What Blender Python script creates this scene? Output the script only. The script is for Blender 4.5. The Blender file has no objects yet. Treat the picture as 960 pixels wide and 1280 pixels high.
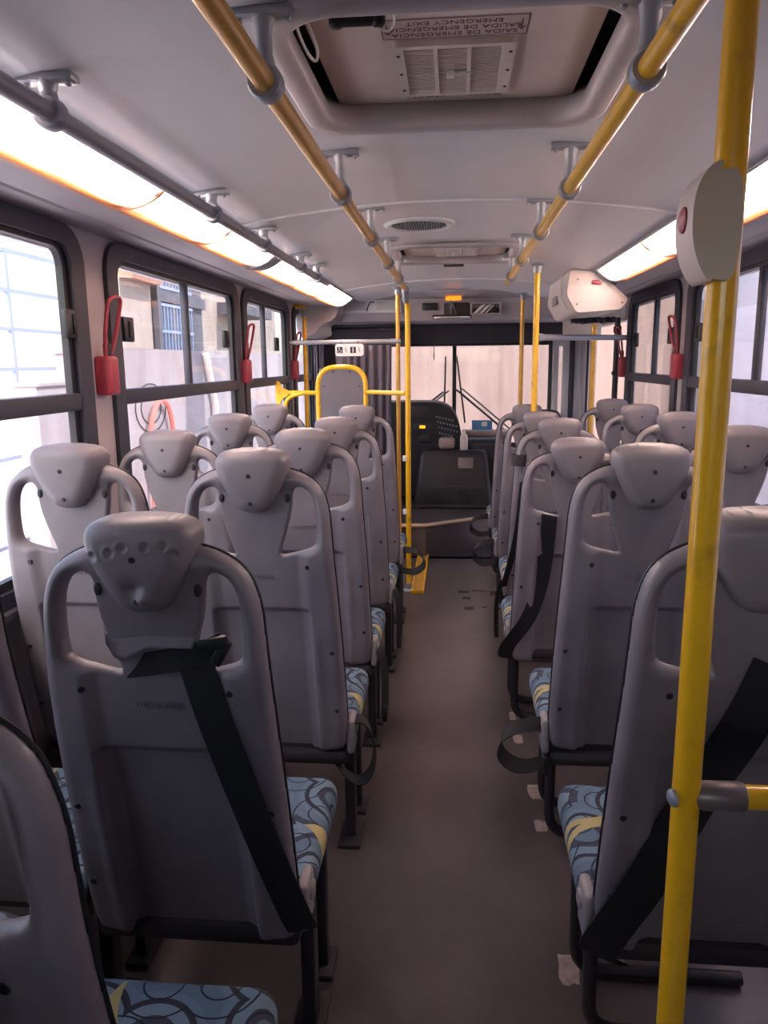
import bpy, bmesh, math, random
import numpy as np
from mathutils import Vector, Matrix
PI = math.pi
random.seed(7)
S = bpy.context.scene
C = S.collection

# ------------------------------------------------------------------ helpers
def lin(r, g, b):
    f = lambda c: (c/255/12.92) if c/255 <= .04045 else ((c/255+.055)/1.055)**2.4
    return (f(r), f(g), f(b), 1)

def tag(o, label=None, cat=None, group=None, kind=None):
    if label: o['label'] = label
    if cat: o['category'] = cat
    if group: o['group'] = group
    if kind: o['kind'] = kind
    return o

def empty(name, loc=(0, 0, 0), rz=0):
    o = bpy.data.objects.new(name, None); C.objects.link(o)
    o.location = loc; o.rotation_euler = (0, 0, rz); o.empty_display_size = .05
    return o

class MB:
    def __init__(s): s.v = []; s.f = []
    def add(s, v, f):
        n = len(s.v); s.v += [tuple(p) for p in v]; s.f += [tuple(i+n for i in q) for q in f]; return s
    def box(s, c, d, b=0, rot=None, seg=2):
        bm = bmesh.new(); bmesh.ops.create_cube(bm, size=1)
        for v in bm.verts: v.co = Vector((v.co.x*d[0], v.co.y*d[1], v.co.z*d[2]))
        if b: bmesh.ops.bevel(bm, geom=bm.edges[:], offset=min(b, min(d)*.49), segments=seg, profile=.5, affect='EDGES')
        if rot is not None: bmesh.ops.transform(bm, matrix=rot.to_4x4(), verts=bm.verts)
        bm.verts.index_update()
        s.add([v.co+Vector(c) for v in bm.verts], [[v.index for v in f.verts] for f in bm.faces]); bm.free(); return s
    def b2(s, lo, hi, b=0, seg=2):
        return s.box([(a+c)/2 for a, c in zip(lo, hi)], [abs(c-a) for a, c in zip(lo, hi)], b, None, seg)
    def tube(s, pts, r, n=12, cap=True, closed=False):
        P = [Vector(p) for p in pts]; m = len(P); rs = r if isinstance(r, (list, tuple)) else [r]*m
        T = []
        for i in range(m):
            if closed: t = P[(i+1) % m]-P[i-1]
            else: t = P[min(i+1, m-1)]-P[max(i-1, 0)]
            T.append(t.normalized())
        u = T[0].orthogonal().normalized(); V = []
        for i in range(m):
            u = (u-T[i]*u.dot(T[i])).normalized(); w = T[i].cross(u)
            V += [P[i]+(u*math.cos(2*PI*k/n)+w*math.sin(2*PI*k/n))*rs[i] for k in range(n)]
        Fc = []
        for i in range(m if closed else m-1):
            j = (i+1) % m
            for k in range(n):
                Fc.append((i*n+k, i*n+(k+1) % n, j*n+(k+1) % n, j*n+k))
        if cap and not closed:
            Fc.append(tuple(range(n))[::-1]); Fc.append(tuple((m-1)*n+k for k in range(n)))
        return s.add(V, Fc)
    def lathe(s, o, axis, prof, n=20):
        """prof: (distance along axis, radius)"""
        a = Vector(axis).normalized(); u = a.orthogonal().normalized(); w = a.cross(u); V = []; Fc = []
        for d, r in prof:
            V += [Vector(o)+a*d+(u*math.cos(2*PI*k/n)+w*math.sin(2*PI*k/n))*r for k in range(n)]
        for i in range(len(prof)-1):
            for k in range(n): Fc.append((i*n+k, i*n+(k+1) % n, (i+1)*n+(k+1) % n, (i+1)*n+k))
        Fc.append(tuple(range(n))[::-1]); Fc.append(tuple((len(prof)-1)*n+k for k in range(n)))
        return s.add(V, Fc)
    def prism(s, poly, fn, t0, t1, holes=()):
        """poly of (a,b); fn(a,b,t)->xyz ; solid between t0 and t1"""
        bm = bmesh.new(); loops = []; es = []
        for L in [poly]+list(holes):
            vs = [bm.verts.new((p[0], p[1], 0)) for p in L]; loops.append(vs)
            for i in range(len(vs)): es.append(bm.edges.new((vs[i], vs[(i+1) % len(vs)])))
        if holes or len(poly) > 4: bmesh.ops.triangle_fill(bm, use_beauty=True, edges=es)
        else: bm.faces.new(loops[0])
        bm.verts.index_update(); n = len(bm.verts)
        co = [(v.co.x, v.co.y) for v in bm.verts]
        V = [fn(a, b, t0) for a, b in co]+[fn(a, b, t1) for a, b in co]
        Fc = [[v.index for v in f.verts] for f in bm.faces]; Fc += [[i+n for i in q[::-1]] for q in Fc]
        for vs in loops:
            for i in range(len(vs)):
                a, b = vs[i].index, vs[(i+1) % len(vs)].index; Fc.append((a, b, b+n, a+n))
        bm.free(); return s.add(V, Fc)
    def ribbon(s, pts, w, t=.0025):
        """strap: pts of (pos, width direction)"""
        V = []; Fc = []; m = len(pts)
        for i, (p, d) in enumerate(pts):
            p = Vector(p); d = Vector(d).normalized()
            tt = (Vector(pts[min(i+1, m-1)][0])-Vector(pts[max(i-1, 0)][0])).normalized()
            nn = tt.cross(d).normalized()
            V += [p-d*w/2-nn*t/2, p+d*w/2-nn*t/2, p+d*w/2+nn*t/2, p-d*w/2+nn*t/2]
        for i in range(m-1):
            for k in range(4): Fc.append((4*i+k, 4*i+(k+1) % 4, 4*i+4+(k+1) % 4, 4*i+4+k))
        Fc += [(3, 2, 1, 0), tuple(4*(m-1)+k for k in range(4))]
        return s.add(V, Fc)
    def build(s, name, m, parent=None, ang=40, flat=False):
        me = bpy.data.meshes.new(name); me.from_pydata(s.v, [], s.f); me.update()
        bm = bmesh.new(); bm.from_mesh(me); bmesh.ops.recalc_face_normals(bm, faces=bm.faces); bm.to_mesh(me); bm.free()
        if not flat:
            for p in me.polygons: p.use_smooth = True
            me.set_sharp_from_angle(angle=math.radians(ang))
        me.materials.append(m)
        o = bpy.data.objects.new(name, me); C.objects.link(o)
        if parent is not None: o.parent = parent
        return o

def children(o): return [c for c in C.objects if c.parent is o]
def copy_tree(o, parent=None):
    c = o.copy(); C.objects.link(c)
    if parent is not None: c.parent = parent
    for ch in children(o): copy_tree(ch, c)
    return c

def smooth_path(pts, it=3, closed=False):
    P = [np.array(p, float) for p in pts]
    for _ in range(it):
        Q = []
        n = len(P)
        if closed:
            for i in range(n):
                a, b = P[i], P[(i+1) % n]; Q += [a*.75+b*.25, a*.25+b*.75]
        else:
            Q = [P[0]]
            for i in range(n-1):
                a, b = P[i], P[i+1]; Q += [a*.75+b*.25, a*.25+b*.75]
            Q.append(P[-1])
        P = Q
    return [tuple(float(k) for k in p) for p in P]

def rrect(x0, x1, y0, y1, r, n=6):
    out = []
    for cx, cy, a in ((x1-r, y1-r, 0), (x0+r, y1-r, 90), (x0+r, y0+r, 180), (x1-r, y0+r, 270)):
        for k in range(n+1):
            t = math.radians(a+90*k/n); out.append((cx+r*math.cos(t), cy+r*math.sin(t)))
    return out

def bend(pts, r, n=6):
    """polyline with rounded corners of radius r"""
    P = [Vector(p) for p in pts]; out = [P[0]]
    for i in range(1, len(P)-1):
        a = (P[i-1]-P[i]); b = (P[i+1]-P[i]); q = min(r, a.length*.49, b.length*.49)
        A = P[i]+a.normalized()*q; B = P[i]+b.normalized()*q
        for k in range(n+1):
            t = k/n; out.append(A*(1-t)**2+P[i]*2*t*(1-t)+B*t*t)
    out.append(P[-1]); return out

# ------------------------------------------------------------------ materials
def newmat(name):
    m = bpy.data.materials.new(name); m.use_nodes = True
    nt = m.node_tree; b = nt.nodes['Principled BSDF']; return m, nt, b
def setp(b, **k):
    for n, v in k.items(): b.inputs[n].default_value = v
def plain(name, col, rough=.5, metal=0, var=0, scale=6, bump=0, bscale=60, col2=None, spec=.5):
    m, nt, b = newmat(name); b.inputs['Roughness'].default_value = rough; b.inputs['Metallic'].default_value = metal
    b.inputs['Base Color'].default_value = col; b.inputs['Specular IOR Level'].default_value = spec
    L = nt.links.new
    tc = nt.nodes.new('ShaderNodeTexCoord')
    if var or col2:
        nz = nt.nodes.new('ShaderNodeTexNoise'); nz.inputs['Scale'].default_value = scale; nz.inputs['Detail'].default_value = 6
        nz.inputs['Roughness'].default_value = .6
        L(tc.outputs['Object'], nz.inputs['Vector'])
        r = nt.nodes.new('ShaderNodeValToRGB'); r.color_ramp.elements[0].position = .32; r.color_ramp.elements[1].position = .7
        c2 = col2 or tuple(c*(1+var) for c in col[:3])+(1,)
        c1 = col if col2 else tuple(c*(1-var) for c in col[:3])+(1,)
        r.color_ramp.elements[0].color = c1; r.color_ramp.elements[1].color = c2
        L(nz.outputs['Fac'], r.inputs['Fac']); L(r.outputs['Color'], b.inputs['Base Color'])
    if bump:
        n2 = nt.nodes.new('ShaderNodeTexNoise'); n2.inputs['Scale'].default_value = bscale; n2.inputs['Detail'].default_value = 4
        L(tc.outputs['Object'], n2.inputs['Vector'])
        bp = nt.nodes.new('ShaderNodeBump'); bp.inputs['Strength'].default_value = bump; bp.inputs['Distance'].default_value = .004
        L(n2.outputs['Fac'], bp.inputs['Height']); L(bp.outputs['Normal'], b.inputs['Normal'])
    return m
def emit(name, col, st):
    m, nt, b = newmat(name); setp(b, **{'Base Color': col, 'Emission Color': col, 'Emission Strength': st}); return m

M = {}
M['ceil'] = plain('ceiling_laminate', lin(210, 209, 214), .36, var=.03, scale=2)
M['wall'] = plain('wall_moulding', lin(176, 165, 168), .5, var=.05, scale=4)
M['lining'] = plain('wall_lining', lin(84, 78, 86), .6, var=.08, scale=5)
M['trim'] = plain('trim_grey', lin(205, 205, 208), .4)
M['rubber'] = plain('window_rubber', lin(50, 50, 62), .5, var=.1)
M['alu'] = plain('bar_grey', lin(150, 148, 154), .35, .25)
M['bracket'] = plain('bracket_grey', lin(150, 153, 160), .4, .3, var=.05)
M['black'] = plain('black_plastic', lin(25, 24, 28), .45)
M['dark'] = plain('dark_metal', lin(42, 38, 44), .5, .2, var=.1)
M['darkpanel'] = plain('dark_panel', lin(46, 41, 46), .55, var=.12, scale=8)
M['hatch'] = plain('hatch_shell', lin(166, 158, 162), .45, var=.05)
M['hatchpanel'] = plain('hatch_cover', lin(226, 208, 196), .6, var=.06, scale=5)
M['cream'] = plain('cream_plastic', lin(226, 212, 200), .5, var=.04)
M['box'] = plain('housing_plastic', lin(206, 194, 188), .45, var=.03)
M['red'] = plain('red_plastic', lin(152, 50, 66), .4, var=.08)
M['white'] = plain('white_plastic', lin(225, 222, 218), .45)
M['panelgrey'] = plain('partition_grey', lin(104, 97, 103), .55, var=.05)
M['chrome'] = plain('chrome', lin(220, 220, 225), .15, 1)
M['webbing'] = plain('black_webbing', lin(20, 18, 22), .75, bump=.3, bscale=400)
M['greyplastic'] = plain('grey_plastic', lin(140, 132, 134), .5, var=.1)
M['button'] = plain('button_housing', lin(205, 192, 186), .5, var=.04)
M['clamp'] = plain('clamp_grey', lin(122, 110, 108), .4, .4)
M['amber'] = emit('amber_lamp', lin(255, 132, 24), .45)
M['screen'] = emit('amber_screen', lin(255, 150, 20), .6)
M['curtain'] = plain('curtain_cloth', lin(92, 84, 94), .9, var=.15, scale=10)
M['blind'] = plain('roller_blind', lin(44, 42, 52), .7, var=.08)
M['blue'] = plain('blue_card', lin(70, 130, 180), .6, var=.15, scale=20)
M['leather'] = plain('engine_cover_vinyl', lin(38, 33, 36), .5, var=.2, scale=7, bump=.2, bscale=90)
M['tan'] = plain('ledge_plastic', lin(160, 140, 130), .6, var=.1)
M['steptrim'] = plain('aluminium_edge', lin(205, 175, 145), .35, .5)
M['patch'] = plain('worn_floor_patch', lin(150, 136, 130), .8, var=.3, scale=40)
M['ink'] = plain('sticker_ink', lin(100, 52, 66), .6)
M['sticker'] = plain('sticker_film', lin(205, 184, 176), .5, var=.05)
M['floorline'] = plain('dark_floor_mark', lin(62, 48, 46), .8, var=.3, scale=40)

def yellow(name, base):
    m, nt, b = newmat(name); L = nt.links.new
    b.inputs['Roughness'].default_value = .28
    b.inputs['Coat Weight'].default_value = .3
    tc = nt.nodes.new('ShaderNodeTexCoord'); nz = nt.nodes.new('ShaderNodeTexNoise'); nz.inputs['Scale'].default_value = 14
    nz.inputs['Detail'].default_value = 8
    L(tc.outputs['Object'], nz.inputs['Vector'])
    r = nt.nodes.new('ShaderNodeValToRGB'); e = r.color_ramp.elements
    e[0].position = .28; e[0].color = tuple(c*.55 for c in base[:3])+(1,); e[1].position = .42; e[1].color = base
    L(nz.outputs['Fac'], r.inputs['Fac']); L(r.outputs['Color'], b.inputs['Base Color']); return m
M['yellow'] = yellow('yellow_tube', lin(238, 180, 30))
M['brass'] = plain('worn_yellow_tube', lin(214, 160, 70), .28, .25, var=.15, scale=8)

def seat_plastic():
    m, nt, b = newmat('seat_grey_plastic'); L = nt.links.new
    tc = nt.nodes.new('ShaderNodeTexCoord')
    n1 = nt.nodes.new('ShaderNodeTexNoise'); n1.inputs['Scale'].default_value = 5; n1.inputs['Detail'].default_value = 5
    L(tc.outputs['Object'], n1.inputs['Vector'])
    r = nt.nodes.new('ShaderNodeValToRGB'); e = r.color_ramp.elements
    e[0].position = .3; e[0].color = lin(112, 104, 110); e[1].position = .75; e[1].color = lin(136, 127, 132)
    L(n1.outputs['Fac'], r.inputs['Fac'])
    mp = nt.nodes.new('ShaderNodeMapping'); mp.inputs['Scale'].default_value = (9, 9, 90); mp.inputs['Rotation'].default_value = (0, .25, 0)
    L(tc.outputs['Object'], mp.inputs['Vector'])
    n2 = nt.nodes.new('ShaderNodeTexNoise'); n2.inputs['Scale'].default_value = 1.6; n2.inputs['Detail'].default_value = 8
    L(mp.outputs['Vector'], n2.inputs['Vector'])
    r2 = nt.nodes.new('ShaderNodeValToRGB'); e2 = r2.color_ramp.elements
    e2[0].position = .66; e2[0].color = (0, 0, 0, 1); e2[1].position = .8; e2[1].color = (1, 1, 1, 1)
    L(n2.outputs['Fac'], r2.inputs['Fac'])
    mx = nt.nodes.new('ShaderNodeMixRGB'); mx.inputs['Color2'].default_value = lin(150, 140, 138)
    ml = nt.nodes.new('ShaderNodeMath'); ml.operation = 'MULTIPLY'; ml.inputs[1].default_value = .35
    L(r2.outputs['Color'], ml.inputs[0]); L(ml.outputs[0], mx.inputs['Fac']); L(r.outputs['Color'], mx.inputs['Color1'])
    L(mx.outputs['Color'], b.inputs['Base Color'])
    b.inputs['Roughness'].default_value = .42
    n3 = nt.nodes.new('ShaderNodeTexNoise'); n3.inputs['Scale'].default_value = 350
    L(tc.outputs['Object'], n3.inputs['Vector'])
    bp = nt.nodes.new('ShaderNodeBump'); bp.inputs['Strength'].default_value = .08; bp.inputs['Distance'].default_value = .002
    L(n3.outputs['Fac'], bp.inputs['Height']); L(bp.outputs['Normal'], b.inputs['Normal'])
    return m
M['seat'] = seat_plastic()

def fabric():
    m, nt, b = newmat('blue_swirl_fabric'); L = nt.links.new
    b.inputs['Roughness'].default_value = .9
    tc = nt.nodes.new('ShaderNodeTexCoord')
    def ringset(scale, off, freq, stops):
        mp = nt.nodes.new('ShaderNodeMapping'); mp.inputs['Location'].default_value = off; mp.inputs['Scale'].default_value = (scale,)*3
        L(tc.outputs['Object'], mp.inputs['Vector'])
        v = nt.nodes.new('ShaderNodeTexVoronoi'); v.voronoi_dimensions = '2D'; v.inputs['Scale'].default_value = 1
        L(mp.outputs['Vector'], v.inputs['Vector'])
        mu = nt.nodes.new('ShaderNodeMath'); mu.operation = 'MULTIPLY'; mu.inputs[1].default_value = freq
        L(v.outputs['Distance'], mu.inputs[0])
        fr = nt.nodes.new('ShaderNodeMath'); fr.operation = 'FRACT'; L(mu.outputs[0], fr.inputs[0])
        r = nt.nodes.new('ShaderNodeValToRGB'); r.color_ramp.interpolation = 'CONSTANT'
        el = r.color_ramp.elements
        for i, (p, c) in enumerate(stops):
            q = el[i] if i < 2 else el.new(p)
            q.position = p; q.color = c
        L(fr.outputs[0], r.inputs['Fac']); return r
    a = ringset(5.5, (.3, .1, 0), 2.1, [(0, lin(84, 106, 124)), (.30, lin(54, 58, 74)), (.48, lin(104, 126, 142)), (.72, lin(42, 43, 56)), (.84, lin(92, 114, 132))])
    l = ringset(7, (2.3, 1.7, 0), 4.2, [(0, (0, 0, 0, 1)), (.90, (1, 1, 1, 1))])
    y = ringset(3.4, (5.1, .6, 0), 1.0, [(0, (0, 0, 0, 1)), (.62, (1, 1, 1, 1)), (.68, (0, 0, 0, 1))])
    m1 = nt.nodes.new('ShaderNodeMixRGB'); m1.inputs['Color2'].default_value = lin(26, 30, 46)
    L(l.outputs['Color'], m1.inputs['Fac']); L(a.outputs['Color'], m1.inputs['Color1'])
    m2 = nt.nodes.new('ShaderNodeMixRGB'); m2.inputs['Color2'].default_value = lin(164, 152, 104)
    L(y.outputs['Color'], m2.inputs['Fac']); L(m1.outputs['Color'], m2.inputs['Color1'])
    L(m2.outputs['Color'], b.inputs['Base Color'])
    n3 = nt.nodes.new('ShaderNodeTexNoise'); n3.inputs['Scale'].default_value = 500
    L(tc.outputs['Object'], n3.inputs['Vector'])
    bp = nt.nodes.new('ShaderNodeBump'); bp.inputs['Strength'].default_value = .2; bp.inputs['Distance'].default_value = .002
    L(n3.outputs['Fac'], bp.inputs['Height']); L(bp.outputs['Normal'], b.inputs['Normal'])
    return m
M['fabric'] = fabric()

def glass():
    m, nt, b = newmat('window_glass'); L = nt.links.new; nt.nodes.remove(b)
    out = nt.nodes['Material Output']
    t = nt.nodes.new('ShaderNodeBsdfTransparent'); t.inputs['Color'].default_value = (.93, .94, .95, 1)
    g = nt.nodes.new('ShaderNodeBsdfGlossy'); g.inputs['Roughness'].default_value = .02
    d = nt.nodes.new('ShaderNodeBsdfDiffuse'); d.inputs['Color'].default_value = (.7, .68, .68, 1)
    lw = nt.nodes.new('ShaderNodeLayerWeight'); lw.inputs['Blend'].default_value = .5
    pw = nt.nodes.new('ShaderNodeMath'); pw.operation = 'POWER'; pw.inputs[1].default_value = 4; L(lw.outputs['Facing'], pw.inputs[0])
    fr = nt.nodes.new('ShaderNodeMath'); fr.operation = 'MULTIPLY_ADD'; fr.inputs[1].default_value = .35; fr.inputs[2].default_value = .025; L(pw.outputs[0], fr.inputs[0])
    mx = nt.nodes.new('ShaderNodeMixShader'); L(fr.outputs[0], mx.inputs[0]); L(t.outputs[0], mx.inputs[1]); L(g.outputs[0], mx.inputs[2])
    tc = nt.nodes.new('ShaderNodeTexCoord'); nz = nt.nodes.new('ShaderNodeTexNoise'); nz.inputs['Scale'].default_value = 3; nz.inputs['Detail'].default_value = 7
    L(tc.outputs['Object'], nz.inputs['Vector'])
    mr = nt.nodes.new('ShaderNodeMapRange'); mr.inputs['From Min'].default_value = .4; mr.inputs['From Max'].default_value = .75
    mr.inputs['To Min'].default_value = .01; mr.inputs['To Max'].default_value = .09
    L(nz.outputs['Fac'], mr.inputs['Value'])
    m2 = nt.nodes.new('ShaderNodeMixShader'); L(mr.outputs[0], m2.inputs[0]); L(mx.outputs[0], m2.inputs[1]); L(d.outputs[0], m2.inputs[2])
    L(m2.outputs[0], out.inputs['Surface']); return m
M['glass'] = glass()

def floor_mat():
    m, nt, b = newmat('vinyl_floor'); L = nt.links.new
    tc = nt.nodes.new('ShaderNodeTexCoord')
    n1 = nt.nodes.new('ShaderNodeTexNoise'); n1.inputs['Scale'].default_value = 3; n1.inputs['Detail'].default_value = 8; n1.inputs['Roughness'].default_value = .65
    n2 = nt.nodes.new('ShaderNodeTexNoise'); n2.inputs['Scale'].default_value = 180; n2.inputs['Detail'].default_value = 2
    L(tc.outputs['Object'], n1.inputs['Vector']); L(tc.outputs['Object'], n2.inputs['Vector'])
    r = nt.nodes.new('ShaderNodeValToRGB'); e = r.color_ramp.elements
    e[0].position = .3; e[0].color = lin(68, 59, 60); e[1].position = .72; e[1].color = lin(92, 82, 82)
    L(n1.outputs['Fac'], r.inputs['Fac'])
    mx = nt.nodes.new('ShaderNodeMixRGB'); mx.blend_type = 'MULTIPLY'; mx.inputs['Fac'].default_value = .35
    L(r.outputs['Color'], mx.inputs['Color1']); L(n2.outputs['Color'], mx.inputs['Color2'])
    L(r.outputs['Color'], b.inputs['Base Color']); b.inputs['Roughness'].default_value = .3; b.inputs['Specular IOR Level'].default_value = .95
    bp = nt.nodes.new('ShaderNodeBump'); bp.inputs['Strength'].default_value = .08; bp.inputs['Distance'].default_value = .002
    L(n2.outputs['Fac'], bp.inputs['Height']); L(bp.outputs['Normal'], b.inputs['Normal']); return m
M['floor'] = floor_mat()

def diffuser_mat(sg):
    # cloudy lamp cover: partly see-through, warm, blotchy, browner towards the lower lip
    m, nt, b = newmat('lamp_diffuser'); L = nt.links.new; nt.nodes.remove(b); out = nt.nodes['Material Output']
    tc = nt.nodes.new('ShaderNodeTexCoord')
    nz = nt.nodes.new('ShaderNodeTexNoise'); nz.inputs['Scale'].default_value = 7; nz.inputs['Detail'].default_value = 6
    L(tc.outputs['Object'], nz.inputs['Vector'])
    r = nt.nodes.new('ShaderNodeValToRGB'); e = r.color_ramp.elements
    e[0].position = .33; e[0].color = lin(236, 186, 150); e[1].position = .55; e[1].color = lin(255, 246, 238)
    L(nz.outputs['Fac'], r.inputs['Fac'])
    sx = nt.nodes.new('ShaderNodeSeparateXYZ'); L(tc.outputs['Object'], sx.inputs[0])
    ad = nt.nodes.new('ShaderNodeMath'); ad.operation = 'MULTIPLY_ADD'; ad.inputs[1].default_value = .07; L(nz.outputs['Fac'], ad.inputs[0])
    ms = nt.nodes.new('ShaderNodeMath'); ms.operation = 'MULTIPLY'; ms.inputs[1].default_value = sg; L(sx.outputs['X'], ms.inputs[0]); L(ms.outputs[0], ad.inputs[2])
    mr = nt.nodes.new('ShaderNodeMapRange'); mr.interpolation_type = 'SMOOTHSTEP'; mr.inputs['From Min'].default_value = .03; mr.inputs['From Max'].default_value = .085
    L(ad.outputs[0], mr.inputs['Value'])
    mx = nt.nodes.new('ShaderNodeMixRGB'); mx.inputs['Color2'].default_value = (.15, .06, .024, 1); L(mr.outputs[0], mx.inputs['Fac']); L(r.outputs['Color'], mx.inputs['Color1'])
    r = mx
    t = nt.nodes.new('ShaderNodeBsdfTransparent'); L(r.outputs['Color'], t.inputs['Color'])
    tl = nt.nodes.new('ShaderNodeBsdfTranslucent'); L(r.outputs['Color'], tl.inputs['Color'])
    df = nt.nodes.new('ShaderNodeBsdfDiffuse'); L(r.outputs['Color'], df.inputs['Color'])
    m1 = nt.nodes.new('ShaderNodeMixShader'); m1.inputs[0].default_value = .25; L(tl.outputs[0], m1.inputs[1]); L(df.outputs[0], m1.inputs[2])
    m2 = nt.nodes.new('ShaderNodeMixShader'); m2.inputs[0].default_value = .5; L(t.outputs[0], m2.inputs[1]); L(m1.outputs[0], m2.inputs[2])
    L(m2.outputs[0], out.inputs['Surface']); return m
LAMP = 27
M['tube'] = emit('fluorescent_tube', lin(252, 247, 250), LAMP)
M['diffuser_left'] = diffuser_mat(-1); M['diffuser_right'] = diffuser_mat(1)
M['diffuserlip'] = plain('lamp_lip', lin(196, 140, 104), .5)
M['reflector'] = plain('lamp_reflector', lin(235, 232, 226), .6)

def outwall(name, c1, c2, scale=(1.5, 1.5, .25)):
    m, nt, b = newmat(name); L = nt.links.new
    tc = nt.nodes.new('ShaderNodeTexCoord'); mp = nt.nodes.new('ShaderNodeMapping'); mp.inputs['Scale'].default_value = scale
    L(tc.outputs['Object'], mp.inputs['Vector'])
    nz = nt.nodes.new('ShaderNodeTexNoise'); nz.inputs['Scale'].default_value = 2; nz.inputs['Detail'].default_value = 8
    L(mp.outputs['Vector'], nz.inputs['Vector'])
    r = nt.nodes.new('ShaderNodeValToRGB'); e = r.color_ramp.elements
    e[0].position = .3; e[0].color = c1; e[1].position = .6; e[1].color = c2
    L(nz.outputs['Fac'], r.inputs['Fac']); L(r.outputs['Color'], b.inputs['Base Color'])
    b.inputs['Roughness'].default_value = .85; return m
M['frontwall'] = outwall('stained_front_wall', lin(126, 104, 96), lin(146, 124, 116), (2.2, 2.2, .18))
M['whitewall'] = outwall('white_side_wall', lin(160, 152, 162), lin(176, 168, 178), (.8, .8, .8))
M['shadedwall'] = outwall('shaded_upper_wall', lin(140, 136, 146), lin(150, 147, 156), (.8, .8, .8))  # roof shade on the right wall, put into a greyer colour
M['yardwall'] = outwall('yard_wall', lin(150, 136, 138), lin(170, 157, 158), (1, 1, .6))
M['house'] = outwall('house_render', lin(172, 148, 132), lin(192, 170, 155), (1, 1, .5))
M['housegrey'] = outwall('house_grey_render', lin(96, 90, 94), lin(112, 106, 110), (1, 1, .5))  # plain grey for the bay, balcony and shed door
M['ground'] = outwall('yard_ground', lin(182, 176, 176), lin(204, 198, 198), (1, 1, 1))
M['gate'] = plain('gate_paint', lin(150, 158, 186), .5)
M['panewin'] = plain('house_window_pane', lin(60, 74, 104), .15)
M['salmon'] = plain('salmon_hose', lin(226, 120, 104), .6)
M['roof'] = plain('roof_tile', lin(170, 120, 100), .8, var=.2)

# ------------------------------------------------------------------ dimensions
XW = 1.185
ZC = lambda x: 1.982-.112*x*x
HATCH = [(-.275, .275, 1.27, 1.84), (-.275, .275, 3.68, 4.25)]
YB, YF = -1.6, 7.1

# ------------------------------------------------------------------ floor, ceiling, walls
tag(MB().b2((-1.22, YB, -.06), (1.22, 5.66, 0)).build('floor', M['floor'], flat=True), kind='structure')
# raised step platform at the front, its edge running askew
plat = [(-1.22, 5.66), (-.205, 5.66), (.262, 5.99), (.50, 6.15), (.50, 7.3), (-1.22, 7.3)]
st = MB().prism(plat, lambda a, b, t: (a, b, t), 0.0, .238).build('floor_platform', M['floor'], flat=True); tag(st, kind='structure')
tag(MB().b2((.50, 5.66, -.3), (1.22, 7.3, -.24)).b2((-1.22, 5.6, -.3), (.50, 7.3, 0)).build('floor_stepwell', M['darkpanel'], flat=True), kind='structure')
tag(MB().tube([(-1.0, 5.655, .24), (-.21, 5.655, .24), (.26, 5.985, .24), (.49, 6.147, .24)], .016, 8).build('trim_1', M['steptrim']), kind='structure')

ys = sorted(set([YB, 6.25]+[h[2] for h in HATCH]+[h[3] for h in HATCH]+[round(YB+.3*k, 3) for k in range(27) if YB+.3*k < 6.2]))
xs = sorted(set([-.275, .275]+[round(-.745+1.49*k/24, 4) for k in range(25)]))
mb = MB(); idx = {}
def cv(i, j):
    if (i, j) not in idx:
        idx[(i, j)] = len(mb.v); mb.v.append((xs[i], ys[j], ZC(xs[i])))
    return idx[(i, j)]
for i in range(len(xs)-1):
    for j in range(len(ys)-1):
        cx, cy = (xs[i]+xs[i+1])/2, (ys[j]+ys[j+1])/2
        if any(a < cx < b and c < cy < d for a, b, c, d in HATCH): continue
        mb.f.append((cv(i, j), cv(i+1, j), cv(i+1, j+1), cv(i, j+1)))
ce = mb.build('ceiling', M['ceil']); tag(ce, kind='structure')
sm = ce.modifiers.new('thick', 'SOLIDIFY'); sm.thickness = .012; sm.offset = 1
# outer roof skin that shades the bus
mb = MB(); prof = [(-1.24, 1.80), (-1.2, 2.02), (-1.0, 2.12), (-.32, 2.16), (-.32, 2.16), (.32, 2.16), (1.0, 2.12), (1.2, 2.02), (1.24, 1.80)]
mb.prism([(x, z) for x, z in prof if True][:3]+[(-.5, 2.16), (.5, 2.16)]+prof[6:]+[(1.22, 1.80), (1.18, 2.0), (.98, 2.1), (.5, 2.14), (-.5, 2.14), (-.98, 2.1), (-1.18, 2.0), (-1.22, 1.80)],
         lambda a, b, t: (a, t, b), YB, 7.2)
tag(mb.build('roof_skin', M['white'], flat=True), kind='structure')

# seams of the ceiling panels
for k, y in enumerate((-.2, 2.72, 5.2)):
    pts = [(x, y, ZC(x)-.003) for x in np.linspace(-.74, .74, 25)]
    tag(MB().ribbon([(p, (0, 1, 0)) for p in pts], .022, .008).build('trim_%d' % (k+2), M['trim']), kind='structure')

WIN_L = [(.62, 2.44, (1.4,)), (2.60, 4.23, (3.44,)), (4.30, 5.53, (4.86,)), (5.66, 6.42, ())]
WIN_R = [(2.35, 4.12, (3.22,)), (4.25, 5.47, (4.83,)), (.55, 2.25, (1.4,))]
WZ0, WZ1 = .80, 1.872
def side_wall(name, sg, wins, y0, y1):
    holes = [rrect(a+.012, b-.012, WZ0+.012, WZ1-.012, .105) for a, b, _ in wins]
    o = MB().prism([(y0, 0), (y1, 0), (y1, 1.885), (y0, 1.885)], lambda a, b, t: (t, a, b), sg*XW, sg*(XW+.05), holes).build(name, M['wall'], flat=True)
    return tag(o, kind='structure')
side_wall('wall_left', -1, WIN_L, YB, 7.1)
side_wall('wall_right', 1, WIN_R, YB, 5.56)
tag(MB().prism([(-1.235, 0), (1.235, 0), (1.235, 2.14), (-1.235, 2.14)], lambda a, b, t: (a, t, b), YB-.05, YB, [rrect(-.95, .95, 1.42, 1.84, .09)]).build('wall_back', M['lining'], flat=True), kind='structure')
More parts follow.
